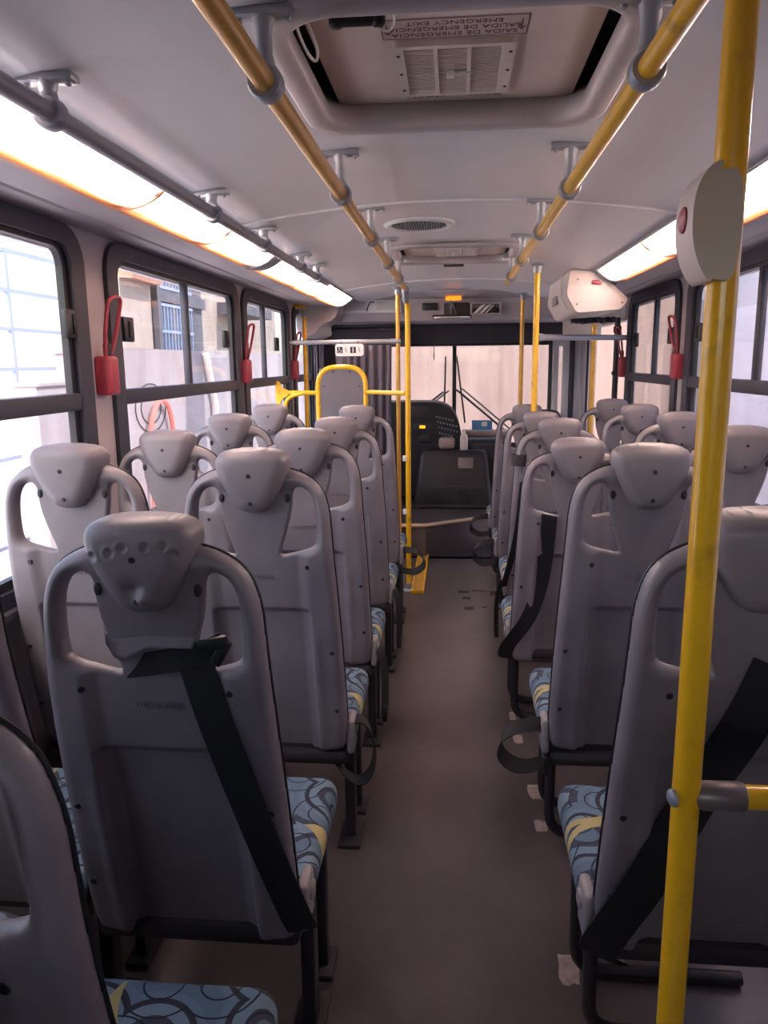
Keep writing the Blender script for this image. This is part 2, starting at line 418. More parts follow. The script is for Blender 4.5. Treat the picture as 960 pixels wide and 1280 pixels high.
wb = MB().prism(rrect(-.99, .99, 1.38, 1.88, .12), lambda a, b, t: (a, t, b), YB-.03, YB+.02, [rrect(-.92, .92, 1.45, 1.81, .07)]).build('window_back_added', M['rubber']); tag(wb, kind='structure')  # unseen rear window, added to light the near seats and stop button
MB().b2((-.93, YB-.02, 1.44), (.93, YB-.016, 1.82)).build('window_pane', M['glass'], wb, flat=True)
tag(MB().b2((1.17, 5.56, 1.72), (1.235, 7.1, 2.0)).b2((1.12, 6.95, -.3), (1.235, 7.1, 2.0)).build('wall_right_front', M['wall'], flat=True), kind='structure')
# lower wall lining below the windows
for nm, sg, y1 in (('baseboard_left', -1, 5.6), ('baseboard_right', 1, 5.5)):
    mb = MB().b2((sg*(XW-.012), YB, 0), (sg*XW, y1, .79)).b2((sg*(XW-.035), YB, .79), (sg*XW, y1, .815), .008)
    tag(mb.build(nm, M['lining']), kind='structure')
# cove between wall and lamps
for nm, sg in (('trim_left', -1), ('trim_right', 1)):
    P = [(1.183, 1.876), (1.15, 1.882), (1.075, 1.878), (1.07, 1.873), (1.062, 1.878), (.93, 1.872), (.905, 1.875), (.90, 1.91), (.745, 1.935), (.745, 1.96), (1.21, 1.96), (1.21, 1.876)]
    tag(MB().prism(P, lambda a, b, t: (sg*a, t, b), YB, 6.35).build(nm, M['wall'], ang=30), kind='structure')

# ------------------------------------------------------------------ windows
def make_window(n, sg, y0, y1, mull, latch):
    fx = lambda a, b, t: (sg*(XW+t), a, b)
    w = .085
    fr = MB().prism(rrect(y0, y1, WZ0, WZ1, .115, 8), fx, -.016, .03, [rrect(y0+w, y1-w, WZ0+.06, WZ1-.055, .07, 8)])
    fr = fr.build('window_%d' % n, M['rubber'], ang=35); tag(fr, kind='structure')
    # inner channel
    MB().prism(rrect(y0+w-.006, y1-w+.006, WZ0+.054, WZ1-.049, .07, 8), fx, .0, .022, [rrect(y0+w+.03, y1-w-.03, WZ0+.085, WZ1-.07, .055, 8)]).build('window_channel', M['black'], fr, ang=35)
    MB().b2((sg*(XW-.014), y0+.03, 1.312), (sg*(XW+.03), y1-.03, 1.366), .004).build('window_transom', M['rubber'], fr)
    for y in mull:
        MB().b2((sg*(XW+.002), y-.018, 1.35), (sg*(XW+.03), y+.018, WZ1-.04), .003).build('window_mullion', M['rubber'], fr)
    e = [y0+w]+list(mull)+[y1-w]
    for a, b in zip(e[:-1], e[1:]):
        MB().b2((sg*(XW+.012), a, 1.36), (sg*(XW+.016), b, WZ1-.05)).build('window_pane', M['glass'], fr, flat=True)
    MB().b2((sg*(XW+.012), y0+w, WZ0+.05), (sg*(XW+.016), y1-w, 1.32)).build('window_pane', M['glass'], fr, flat=True)
    for y in latch:
        MB().box((sg*(XW-.004), y, 1.578), (.02, .085, .088), .006).box((sg*(XW-.016), y, 1.578), (.008, .02, .06), .003).build('window_latch', M['black'], fr)
for k, (a, b, m) in enumerate(WIN_L):
    make_window(k+1, -1, a, b, m, [(2.345,), (2.76, 3.985), (5.14,), (5.80,)][k])
for k, (a, b, m) in enumerate(WIN_R):
    make_window(k+5, 1, a, b, m, [(3.93,), (5.25, 4.42), ()][k])

# ------------------------------------------------------------------ lamps in the ceiling corners
def lamp(sg, y0, y1, segs, label):
    t = empty('lamp_strip', (sg*.83, y0, 1.9)); tag(t, label, 'lamp', 'lit lamp strips along the ceiling corners')
    t0 = Vector(t.location)
    prof = [(.748, 1.926), (.765, 1.903), (.80, 1.878), (.84, 1.864), (.875, 1.861), (.905, 1.868)]
    prof = smooth_path(prof, 2)
    for a, b in zip(segs[:-1], segs[1:]):
        mb = MB(); n = len(prof); V = []; Fc = []
        cols = [(a, .0), (a+.006, 1), (b-.006, 1), (b, .0)]
        for y, s in cols:
            for x, z in prof:
                V.append((sg*x-t0.x, y-t0.y, z+(0 if s else .004)-t0.z))
        for i in range(len(cols)-1):
            for k in range(n-1): Fc.append((i*n+k, i*n+k+1, (i+1)*n+k+1, (i+1)*n+k))
        Fc.append(tuple(range(n))); Fc.append(tuple(3*n+k for k in range(n)))
        mb.add(V, Fc); mb.build('lamp_diffuser', M['diffuser_left' if sg < 0 else 'diffuser_right'], t, ang=50)
        MB().tube([(sg*.845-t0.x, a+.05-t0.y, 1.897-t0.z), (sg*.845-t0.x, b-.05-t0.y, 1.897-t0.z)], .013, 10).build('lamp_tube', M['tube'], t)
        if b < y1-.01:
            MB().ribbon([((sg*x-t0.x, b-t0.y, z-.002-t0.z), (0, 1, 0)) for x, z in prof], .012, .003).build('joint_band', M['diffuserlip'], t)
        for yy in (a+.01, b-.01): MB().b2((sg*.78-t0.x, yy-.008-t0.y, 1.888-t0.z), (sg*.89-t0.x, yy+.008-t0.y, 1.925-t0.z), .004).build('tube_holder', M['bracket'], t)
    MB().b2((sg*.755-t0.x, y0-t0.y, 1.927-t0.z), (sg*.895-t0.x, y1-t0.y, 1.932-t0.z)).build('reflector', M['reflector'], t)
    mb = MB(); V = [(sg*x-t0.x, y-t0.y, z-t0.z) for y in (y0, y1) for x, z in ((.898, 1.862), (.93, 1.868), (.93, 1.885), (.90, 1.88))]
    mb.add(V, [(0, 1, 5, 4), (1, 2, 6, 5), (2, 3, 7, 6), (3, 0, 4, 7), (0, 3, 2, 1), (4, 5, 6, 7)]); mb.build('lamp_lip', M['diffuserlip'], t)
    for y, d in ((y0, -1), (y1, 1)):
        P = [(x*1.0, z-.004) for x, z in prof]+[(.93, 1.90), (.75, 1.935)]
        MB().prism(P, lambda a, b, q: (sg*a-t0.x, q-t0.y, b-t0.z), y, y+d*.05).build('lamp_end_cap', M['bracket'], t)
    MB().tube([(sg*.742-t0.x, y0-t0.y, 1.917-t0.z), (sg*.742-t0.x, y1-t0.y, 1.917-t0.z)], .006, 8).build('lamp_upper_bead', M['bracket'], t)
lamp(-1, 1.2, 3.36, [1.2, 2.09, 2.72, 3.36], 'long lit lamp strip over the two near left windows')
lamp(-1, 3.50, 5.78, [3.50, 4.27, 4.98, 5.78], 'shorter lit lamp strip beyond the grey joint over the far left windows')
lamp(1, 1.35, 4.30, [1.35, 1.98, 2.66, 3.34, 4.30], 'lit lamp strip over the right windows ending at the cream housing')

# ------------------------------------------------------------------ ceiling handrails
def bracket_mb(x, y, zr, w=.045, r=.017):
    zc = ZC(x)
    mb = MB().box((x, y, zc-.006), (2*w+.01, .035, .014), .004)
    V = []
    neck = [(zc-.01, .018), (zc-.03, .0135), (zr+.04, .0125), (zr+.018, .017)]
    mb.tube([(x, y, z) for z, _ in neck], [q for _, q in neck], 12)
    for s in (-1, 1): mb.lathe((x+s*(w-.008), y, zc-.012), (0, 0, -1), [(0, .006), (.006, .005), (.008, .002)], 8)
    return mb
def ring_mb(x, y, zr, r):
    return MB().lathe((x, y-.016, zr), (0, 1, 0), [(0, r+.001), (0, r+.008), (.004, r+.0105), (.028, r+.0105), (.032, r+.008), (.032, r+.001)], 20)
def ceiling_rail(x, y0, y1, zr, m, br, label, r=.0165):
    t = empty('ceiling_handrail', (x, y0, zr)); tag(t, label, 'handrail')
    def sub(mb, name, mm, par=None):
        mb.v = [(a-x, b-y0, c-zr) for a, b, c in mb.v]; return mb.build(name, mm, par or t)
    sub(MB().tube([(x, y0, zr), (x, y1, zr)], r, 20), 'rail', m)
    for y in br:
        b = sub(bracket_mb(x, y, zr), 'bracket', M['bracket']); sub(ring_mb(x, y, zr, r), 'clamp_ring', M['bracket'], b)
    return t, sub
t, sub = ceiling_rail(-.285, -.6, 4.62, 1.87, M['brass'], (.55, 1.25, 2.04, 2.75, 3.42, 4.05), 'worn yellow ceiling handrail left of the roof hatch')
sub(MB().lathe((-.285, 4.6, 1.87), (0, .75, -.66), [(-.01, .018), (0, .021), (.09, .021), (.1, .018)], 16), 'elbow_sleeve', M['bracket'])
ceiling_rail(.285, -.6, 4.36, 1.87, M['yellow'], (.55, 1.267, 2.05, 2.708, 3.42, 4.05), 'bright yellow ceiling handrail right of the roof hatch')
ceiling_rail(-.68, -.6, 4.2, 1.87, M['alu'], (.4, 1.345, 2.23, 2.83, 3.5, 3.9), 'grey ceiling handrail running beside the left lamp strips')

# ------------------------------------------------------------------ poles
def pole(name, pts, r, m, label, cat='pole', extra=(), bendr=.06):
    p0 = Vector(pts[0]); t = empty(name, p0); tag(t, label, cat)
    MB().tube([Vector(q)-p0 for q in (bend(pts, bendr) if len(pts) > 2 else pts)], r, 20).build('tube', m, t)
    for nm, mb, mm in extra:
        mb.v = [tuple(Vector(q)-p0) for q in mb.v]; mb.build(nm, mm, t)
    return t
def flange(x, y, z, s=-1, R=.04):
    return MB().lathe((x, y, z), (0, 0, s), [(0, R), (.006, R), (.012, R*.8), (.016, .024), (.05, .021), (.052, .017)], 18)
# the near pole on the right
pole('grab_pole', [(.285, .866, 0), (.285, .866, 1.86)], .0163, M['yellow'], 'thick yellow pole nearest the camera with a stop button on it', extra=(
    ('floor_flange', flange(.285, .866, 0, 1), M['clamp']), ('top_clamp', ring_mb(.285, .866, 1.87, .0165), M['bracket']),
    ('bolt_cap', MB().lathe((.269, .858, .937), (-1, -.25, 0), [(0, .011), (.004, .010), (.007, .005)], 14), M['bracket'])))
t = pole('barrier_rail', [(.302, .866, .937), (1.17, .866, .937)], .0145, M['yellow'], 'yellow horizontal rail joined to the near pole at seat height', 'rail', extra=(
    ('tee_clamp', MB().lathe((.294, .866, .937), (1, 0, 0), [(0, .013), (.01, .0175), (.055, .018), (.058, .016)], 18), M['clamp']),
    ('wall_flange', MB().lathe((1.17, .866, .937), (-1, 0, 0), [(-.0, .034), (.01, .03), (.03, .018)], 16), M['bracket'])))
# stop button housing
t = empty('stop_button', (.285, .866, 1.53)); tag(t, 'grey beige stop button housing clamped on the near yellow pole', 'button')
P = smooth_path([(-.006, .002), (.018, .0), (.018, .108), (-.004, .108), (-.018, .1), (-.024, .08), (-.026, .05), (-.022, .022), (-.014, .004)], 2, True)
MB().prism([(a-.012, b-.002) for a, b in P], lambda a, b, q: (a, q, b), -.0285, .0275).build('housing', M['button'], t, ang=50)
P2 = smooth_path([(-.018, -.006), (-.03, .004), (-.041, .03), (-.044, .056), (-.042, .086), (-.03, .109), (-.014, .115), (-.020, .1), (-.032, .075), (-.034, .05), (-.027, .02)], 2, True)
MB().prism(P2, lambda a, b, q: (a, q*(1-.06*abs(b-.055)/.06), b), -.033, .03).build('front_cover', M['button'], t, ang=50)
MB().lathe((-.041, 0, .062), (-1, 0, 0), [(0, .014), (.004, .013), (.006, .009)], 16).build('push_button', M['red'], t)

pole('grab_pole', [(-.282, 4.765, 0), (-.282, 4.765, 1.79), (-.284, 4.665, 1.83)], .0165, M['yellow'], 'bright yellow pole rising beside the yellow floor strip', extra=(
    ('floor_flange', flange(-.282, 4.765, 0, 1), M['bracket']), ('side_clamp', MB().box((-.302, 4.765, .52), (.03, .03, .035), .006).box((-.302, 4.765, .86), (.03, .03, .035), .006), M['white'])))
pole('grab_pole', [(-.395, 5.5, 0), (-.395, 5.5, ZC(.395))], .0155, M['brass'], 'worn orange pole just behind the bright yellow one', extra=(
    ('top_flange', flange(-.395, 5.5, ZC(.395)), M['bracket']), ('floor_flange', flange(-.395, 5.5, 0, 1), M['bracket'])))
pole('grab_pole', [(.44, 4.15, 1.06), (.44, 4.2, 1.10), (.44, 4.31, 1.12), (.44, 4.31, ZC(.44))], .0165, M['yellow'], 'yellow pole with round ceiling flange beside the cream housing', extra=(
    ('top_flange', flange(.44, 4.31, ZC(.44)), M['bracket']),))
pole('grab_pole', [(.508, 6.02, -.24), (.508, 6.02, ZC(.508))], .0165, M['brass'], 'worn yellow pole farther forward by the step to the driver', extra=(
    ('top_flange', flange(.508, 6.02, ZC(.508)), M['bracket']),))
pole('wall_grab_pole', [(-1.183, 5.74, 1.86), (-1.105, 5.74, 1.86), (-1.105, 5.74, .80), (-1.183, 5.74, .80)], .016, M['yellow'], 'yellow vertical handrail fixed across the small front left window', 'handrail', extra=(
    ('top_sleeve', MB().lathe((-1.105, 5.74, 1.845), (0, 0, -1), [(0, .018), (.005, .02), (.05, .02), (.055, .017)], 14), M['bracket']),), bendr=.03)

# yellow framed partition
t = empty('partition_screen', (-.735, 5.06, .3)); tag(t, 'grey partition panel in an arched yellow tube frame behind the driver', 'partition')
L = Vector(t.location)
fr = bend([(-.895, 5.06, .02), (-.895, 5.06, 1.425), (-.578, 5.06, 1.425), (-.578, 5.06, .02)], .13, 8)
MB().tube([p-L for p in fr], .0165, 16).build('tube_frame', M['yellow'], t)
MB().prism(smooth_path([(-.885, .35), (-.885, 1.30), (-.885, 1.415), (-.78, 1.415), (-.69, 1.415), (-.588, 1.415), (-.588, 1.3), (-.588, .35)], 0), lambda a, b, q: (a-L.x, q-L.y, b-L.z), 5.054, 5.066).build('panel', M['panelgrey'], t)
MB().tube([Vector((-.578, 5.06, 1.262))-L, Vector((-.30, 4.80, 1.262))-L], .0145, 14).build('cross_tube', M['yellow'], t)
MB().tube([Vector((-.895, 5.06, 1.258))-L, Vector((-1.17, 5.06, 1.262))-L], .0145, 14).tube([Vector(q)-L for q in smooth_path([(-1.0, 5.055, 1.255), (-1.09, 5.05, 1.235), (-1.12, 5.05, 1.18), (-1.125, 5.05, 1.0), (-1.125, 5.05, .85)], 2)], .013, 12).build('cross_tube', M['yellow'], t)
MB().prism(smooth_path([(-1.178, 1.17), (-1.178, 1.34), (-1.155, 1.335), (-1.135, 1.29), (-1.09, 1.275), (-1.09, 1.245), (-1.14, 1.22), (-1.155, 1.17)], 1, True), lambda a, b, q: (a-L.x, q-L.y, b-L.z), 5.045, 5.075).build('wall_gusset', M['yellow'], t)
mb = MB()
for x, z in ((-.79, 1.395), (-.68, 1.395), (-.85, 1.30), (-.62, 1.30)): mb.lathe((x-L.x, 5.053-L.y, z-L.z), (0, -1, 0), [(0, .006), (.003, .004)], 8)
mb.build('screws', M['dark'], t)

# ------------------------------------------------------------------ roof hatches
def hatch(h, label, text, zp=2.022):
    x0, x1, y0, y1 = h; cy = (y0+y1)/2
    t = empty('roof_hatch', (0, cy, 1.97)); tag(t, label, 'roof hatch')
    z0 = t.location.z
    # rounded rim: loops from ceiling outside to inside the shaft
    loops = []
    for off, z, r in ((.042, 1.985, .09), (.042, 1.974, .09), (.034, 1.967, .085), (.008, 1.965, .075), (-.004, 1.969, .065), (-.008, 1.980, .06), (-.004, 2.0, .06), (.03, 2.035, .06), (.055, 2.09, .06)):
        L = rrect(x0-off, x1+off, y0-off-cy, y1+off-cy, r+.02, 8)
        loops.append([(a, b, (z if i_ else z)-(.112*a*a if z < 1.99 else 0)-z0) for i_, (a, b) in enumerate(L)])
    mb = MB(); n = len(loops[0]); V = [p for l in loops for p in l]; Fc = []
    for i in range(len(loops)-1):
        for k in range(n): Fc.append((i*n+k, i*n+(k+1) % n, (i+1)*n+(k+1) % n, (i+1)*n+k))
    mb.add(V, Fc); o = mb.build('rim', M['hatch'], t, ang=60)
    so = o.modifiers.new('thick', 'SOLIDIFY'); so.thickness = .003; so.offset = 1
    MB().b2((x0-.06, y0-.06-cy, 2.10-z0), (x1+.06, y1+.06-cy, 2.115-z0)).build('lid', M['black'], t)
    zl = zp-z0
    pw = .256
    ya, yb = y0+.01, y1+.062
    # slightly arched cover panel
    V = []; Fc = []; N = 12
    for j in range(N+1):
        for i in range(N+1):
            x = -pw+2*pw*i/N; y = ya+(yb-ya)*j/N-.025*(2*(i/N)-1)**2*(-1 if j == N else 0)
            V.append((x, y-cy-(.0 if j < N else .02*(1-(2*i/N-1)**2)), zl+.010*(1-(2*i/N-1)**2)*0))
    for j in range(N):
        for i in range(N): q = j*(N+1)+i; Fc.append((q, q+1, q+N+2, q+N+1))
    o = MB().add(V, Fc).build('cover_panel', M['hatchpanel'], t); so = o.modifiers.new('thick', 'SOLIDIFY'); so.thickness = .012; so.offset = 1
    # make the solid grow upwards
    so.offset = 1 if o.data.polygons[0].normal.z > 0 else -1
    # front handle moulding in the shaft
    MB().b2((-.13, yb-.005-cy, zl-.03), (.13, yb+.02-cy, zl+.0), .008).b2((-.06, yb-.02-cy, zl-.05), (.05, yb+.012-cy, zl-.025), .006).build('pull_handle', M['darkpanel'], t)
    # grille
    ga, gb = y0+.262, y0+.502
    g = MB().prism(rrect(-.112, .112, ga-.012-cy, gb+.012-cy, .008), lambda a, b, q: (a, b, q), zl-.012, zl-.001,
                   [[(-.094+k*.063, ga-cy), (-.094+k*.063+.056, ga-cy), (-.094+k*.063+.056, gb-cy), (-.094+k*.063, gb-cy)] for k in range(3)]).build('vent_grille', M['cream'], t)
    mb = MB()
    for k in range(3):
        for i in range(22):
            y = ga+(gb-ga)*(i+.5)/22-cy; x = -.094+k*.063
            mb.box((x+.028, y, zl-.006), (.056, .0065, .0025), 0, Matrix.Rotation(.5, 3, 'X'))
    mb.build('louvres', M['cream'], g)
    MB().b2((-.015, cy*0+(ga+gb)/2-cy-.01, zl-.02), (.0, (ga+gb)/2-cy+.012, zl-.011), .002).b2((0, (ga+gb)/2-cy-.003, zl-.016), (.035, (ga+gb)/2-cy+.003, zl-.012)).build('vent_slider', M['white'], g)
    for s in (-1, 1):
        for f in (.12, .5, .88): MB().lathe((s*.104, ga+(gb-ga)*f-cy, zl-.012), (0, 0, -1), [(0, .004), (.0015, .003)], 8).build('screw', M['dark'], g)
    # stickers
    s1 = MB().b2((-.128, ga-.1-cy, zl-.0015), (.128, ga-.02-cy, zl-.0004)).build('exit_sticker', M['sticker'], t, flat=True)
    MB().b2((-.105, gb+.016-cy, zl-.0015), (.105, gb+.06-cy, zl-.0004)).build('notice_sticker', M['sticker'], t, flat=True)
    if text:
        for i, s in enumerate(('SAIDA DE EMERGENCIA', 'SALIDA DE EMERGENCIA', 'EMERGENCY EXIT')):
            cu = bpy.data.curves.new('exit_text', 'FONT'); cu.body = s; cu.size = .021; cu.align_x = 'CENTER'; cu.extrude = .0002
            tmp = bpy.data.objects.new('tmp', cu); C.objects.link(tmp); bpy.context.view_layer.update()
            me = bpy.data.meshes.new_from_object(tmp.evaluated_get(bpy.context.evaluated_depsgraph_get()))
            bpy.data.objects.remove(tmp)
            o = bpy.data.objects.new('exit_lettering', me); C.objects.link(o); me.materials.clear(); me.materials.append(M['ink'])
            o.parent = s1; o.matrix_local = Matrix.Translation((0, ga-.044-cy-.0225*i, zl-.0018)) @ Matrix.Rotation(PI, 4, 'Y')
        mb = MB()
        z = zl-.0018
        for a, b in (((-.127, -.0985), (.127, -.0985)), ((-.127, -.0215), (.127, -.0215)), ((-.127, -.0985), (-.127, -.0215)), ((.127, -.0985), (.127, -.0215))):
            mb.box(((a[0]+b[0])/2, ga-cy+(a[1]+b[1])/2, z), (abs(a[0]-b[0])+.0015, abs(a[1]-b[1])+.0015, .0004))
        for x in (-.117, .117):
            mb.box((x, ga-cy-.062, z), (.002, .04, .0004))
            for s_ in (-1, 1): mb.box((x+s_*.003, ga-cy-.047, z), (.002, .014, .0004), 0, Matrix.Rotation(s_*.5, 3, 'Z'))
        mb.build('sticker_border', M['ink'], s1, flat=True)
        for xa, xb in ((-.09, -.02), (.03, .09)):
            mb = MB()
            for r_ in range(3):
                x = xa
                while x < xb:
                    w_ = random.uniform(.006, .02); mb.box((x+w_/2, gb-cy+.026+.011*r_, zl-.0018), (w_, .0035, .0004)); x += w_+.004
            mb.build('notice_print', plain_red, t, flat=True)
    # latch with cable near the front corner
    if text:
        MB().box((-.16, y0+.125-cy, zl-.014), (.075, .018, .016), .005).lathe((-.195, y0+.125-cy, zl), (0, 0, -1), [(0, .014), (.02, .013), (.024, .008)], 12).lathe((-.125, y0+.125-cy, zl), (0, 0, -1), [(0, .012), (.02, .012), (.024, .008)], 12).build('latch', M['black'], t)
        MB().tube(smooth_path([(-.135, y0+.125-cy, zl-.02), (-.11, y0+.14-cy, zl-.03), (-.095, y0+.11-cy, zl-.025), (-.1, y0+.06-cy, zl-.015), (-.13, y0+.03-cy, zl-.004)], 3), .002, 6).build('latch_cable', M['white'], t)
        MB().tube(smooth_path([(-.27, y0+.10-cy, zl+.01), (-.262, y0+.17-cy, zl-.03), (-.25, y0+.23-cy, zl-.04), (-.238, y0+.2-cy, zl-.03), (-.25, y0+.14-cy, zl-.0)], 3), .003, 6).build('safety_cable', M['white'], t)
    return t
plain_red = plain('sticker_red_print', lin(128, 60, 60), .6)
hatch(HATCH[0], 'open roof hatch overhead with louvred grille and exit stickers', True)
hatch(HATCH[1], 'farther roof hatch in the ceiling beyond the round vent', False, 2.002)

# round ceiling vent
t = empty('ceiling_vent', (-.138, 3.14, ZC(.138))); tag(t, 'round slatted air vent in the ceiling between the two hatches', 'vent')
mb = MB(); V = []; Fc = []; n = 40
for r, z in ((.14, .004), (.14, -.006), (.125, -.013), (.108, -.008), (.106, .0)):
    V += [(r*math.cos(2*PI*k/n), r*math.sin(2*PI*k/n), z) for k in range(n)]
for i in range(4):
    for k in range(n): Fc.append((i*n+k, i*n+(k+1) % n, (i+1)*n+(k+1) % n, (i+1)*n+k))
mb.add(V, Fc).build('ring', M['trim'], t)
MB().lathe((0, 0, -.001), (0, 0, -1), [(0, .108), (.001, .108)], 40).build('dark_back', M['black'], t)
mb = MB()
for k in range(-10, 11):
    x = k*.0098; h = math.sqrt(max(.106**2-x*x, 0))
    mb.box((x, 0, -.006), (.0035, 2*h, .006))
for y in (-.06, -.02, .02, .06):
    h = math.sqrt(.106**2-y*y); mb.box((0, y, -.006), (2*h, .003, .006))
mb.build('slats', M['bracket'], t)

# ------------------------------------------------------------------ seats
def sdist(P, poly):
    A = np.array(poly); B = np.roll(A, -1, 0); d = np.full(len(P), 1e9); inside = np.zeros(len(P), bool)
    for a, b in zip(A, B):
        e = b-a; w = P-a; t = np.clip((w@e)/max(e@e, 1e-12), 0, 1); q = w-t[:, None]*e
        d = np.minimum(d, (q*q).sum(1))
        c = (a[1] <= P[:, 1]) != (b[1] <= P[:, 1])
        xi = a[0]+(P[:, 1]-a[1])*e[0]/(e[1] if abs(e[1]) > 1e-12 else 1e-12)
        inside ^= c & (P[:, 0] < xi)
    return np.where(inside, 1, -1)*np.sqrt(d)

def plate(outer, holes, back, front, res):
    """solid of the outline: back(x,z,d), front(x,z,d) give y of both faces; they meet where d=0"""
    A = np.array(outer); lo = A.min(0)-res*1.3; hi = A.max(0)+res*1.3
    nx = int((hi[0]-lo[0])/res)+2; nz = int((hi[1]-lo[1])/res)+2
    gx, gz = np.meshgrid(lo[0]+res*np.arange(nx), lo[1]+res*np.arange(nz), indexing='ij')
    P = np.stack([gx.ravel(), gz.ravel()], 1); D = sdist(P, outer)
    for h in holes: D = np.minimum(D, -sdist(P, h))
    D = np.where(np.abs(D) < res*.12, res*.12*np.where(D >= 0, 1, -1), D).reshape(nx, nz)
    pts = []; ds = []; key = {}
    def gv(i, j):
        k = (i, j)
        if k not in key: key[k] = len(pts); pts.append((gx[i, j], gz[i, j])); ds.append(D[i, j])
        return key[k]
    def ev(a, b):
        k = (a, b) if a < b else (b, a)
        if k not in key:
            t = D[a]/(D[a]-D[b]); key[k] = len(pts)
            pts.append((gx[a]*(1-t)+gx[b]*t, gz[a]*(1-t)+gz[b]*t)); ds.append(0.)
        return key[k]
    polys = []; pos = D > 0
    anyp = pos[:-1, :-1] | pos[1:, :-1] | pos[1:, 1:] | pos[:-1, 1:]
    for i, j in zip(*np.nonzero(anyp)):
        cs = [(i, j), (i+1, j), (i+1, j+1), (i, j+1)]; q = []
        for k in range(4):
            a, b = cs[k], cs[(k+1) % 4]
            if pos[a]: q.append(gv(*a))
            if pos[a] != pos[b]: q.append(ev(a, b))
        if len(q) > 2: polys.append(q)
    pts = np.array(pts); ds = np.array(ds); n = len(pts)
    yb = back(pts[:, 0], pts[:, 1], ds); yf = front(pts[:, 0], pts[:, 1], ds)
    rim = ds <= 0; ym = (yb+yf)/2; yb = np.where(rim, ym, yb); yf = np.where(rim, ym, yf)
    V = [(float(x), float(y), float(z)) for (x, z), y in zip(pts, yb)]
    m2 = list(range(n)); k = n
    for q in range(n):
        if not rim[q]:
            m2[q] = k; k += 1; V.append((float(pts[q, 0]), float(yf[q]), float(pts[q, 1])))
    Fc = [tuple(q) for q in polys]+[tuple(m2[i] for i in q[::-1]) for q in polys]
    return MB().add(V, Fc)

def prof(z): return .205*.05*np.log1p(np.exp((.97-np.asarray(z))/.05))
def rnd(d, t, r): return t*np.sqrt(np.clip(1-(1-np.clip(d/r, 0, 1))**2, 0, 1))
def sstep(a, b, x):
    t = np.clip((x-a)/(b-a), 0, 1); return t*t*(3-2*t)
half = [(0, .378), (.15, .378), (.196, .386), (.206, .44), (.205, .6), (.20, .8), (.193, .95), (.188, 1.04), (.184, 1.10), (.165, 1.155), (.12, 1.186), (.07, 1.198), (0, 1.2)]
OUT = smooth_path(half+[(-x, z) for x, z in half[-2:0:-1]], 3, True)
hol = [(.095, 1.150), (.128, 1.147), (.147, 1.118), (.152, 1.07), (.152, 1.02), (.146, .995), (.105, .983), (.062, .972), (.058, .98), (.076, 1.03), (.092, 1.09)]
HR = smooth_path(hol, 2, True); HL = [(-x, z) for x, z in HR][::-1]
def shell_back(x, z, d):
    w = np.maximum(sstep(.098, .135, np.abs(x)), sstep(1.13, 1.165, z))
    y = prof(z)-rnd(d, .013+.013*w, .006+.018*w)
    rec = sstep(.132, .120, np.abs(x))*sstep(.83, .812, z)       # recessed lower panel
    y = y+.013*rec
    rid = np.exp(-((np.abs(x)-.14)/.012)**2)*sstep(.80, .70, z)
    y = y-.004*rid
    return y
def shell_front(x, z, d): return prof(z)+rnd(d, .02, .016)
def bsurf(x, z): return float(shell_back(np.array([x]), np.array([z]), np.array([.1]))[0])
hh = [(0, 1.248), (.05, 1.246), (.083, 1.236), (.094, 1.208), (.080, 1.165), (.053, 1.118), (.034, 1.092), (0, 1.086)]
HEAD = smooth_path(hh+[(-x, z) for x, z in hh[-2:0:-1]], 3, True)
def head_back(x, z, d, dim=False):
    y = -.020-rnd(d, .036, .034)-.010*sstep(1.09, 1.2, z)*(1-(x/.1)**2)
    if dim:
        for cx, cz in ((-.066, 1.188), (-.036, 1.195), (-.014, 1.204), (.022, 1.206), (.050, 1.207), (.064, 1.193)):
            q = ((x-cx)**2+(z-cz)**2)/.0068**2; y = y+.0050*np.exp(-q**2)-.0012*np.exp(-((np.sqrt(q)-1.5)/.35)**2)
        y = y-.010*np.exp(-((x-.012)**2+(z-1.118)**2)/.012**2)+.008*np.exp(-((x+.005)**2+(z-1.135)**2)/.014**2)
    return y
def head_front(x, z, d): return .004+rnd(d, .05, .035)

def disc_mb(mb, x, z, r, y, sz=1.0):
    n = 12; ring = []
    V = [(x+r*math.cos(2*PI*k/n), y-.0008, z+sz*r*math.sin(2*PI*k/n)) for k in range(n)]
    V += [(x+r*.8*math.cos(2*PI*k/n), y-.002, z+sz*r*.8*math.sin(2*PI*k/n)) for k in range(n)]
    V += [(x+r*1.0*math.cos(2*PI*k/n), y+.006, z+sz*r*1.0*math.sin(2*PI*k/n)) for k in range(n)]
    Fc = [(k, (k+1) % n, n+(k+1) % n, n+k) for k in range(n)]+[tuple(range(n, 2*n))]+[(2*n+k, 2*n+(k+1) % n, (k+1) % n, k) for k in range(n)]
    mb.add(V, Fc)

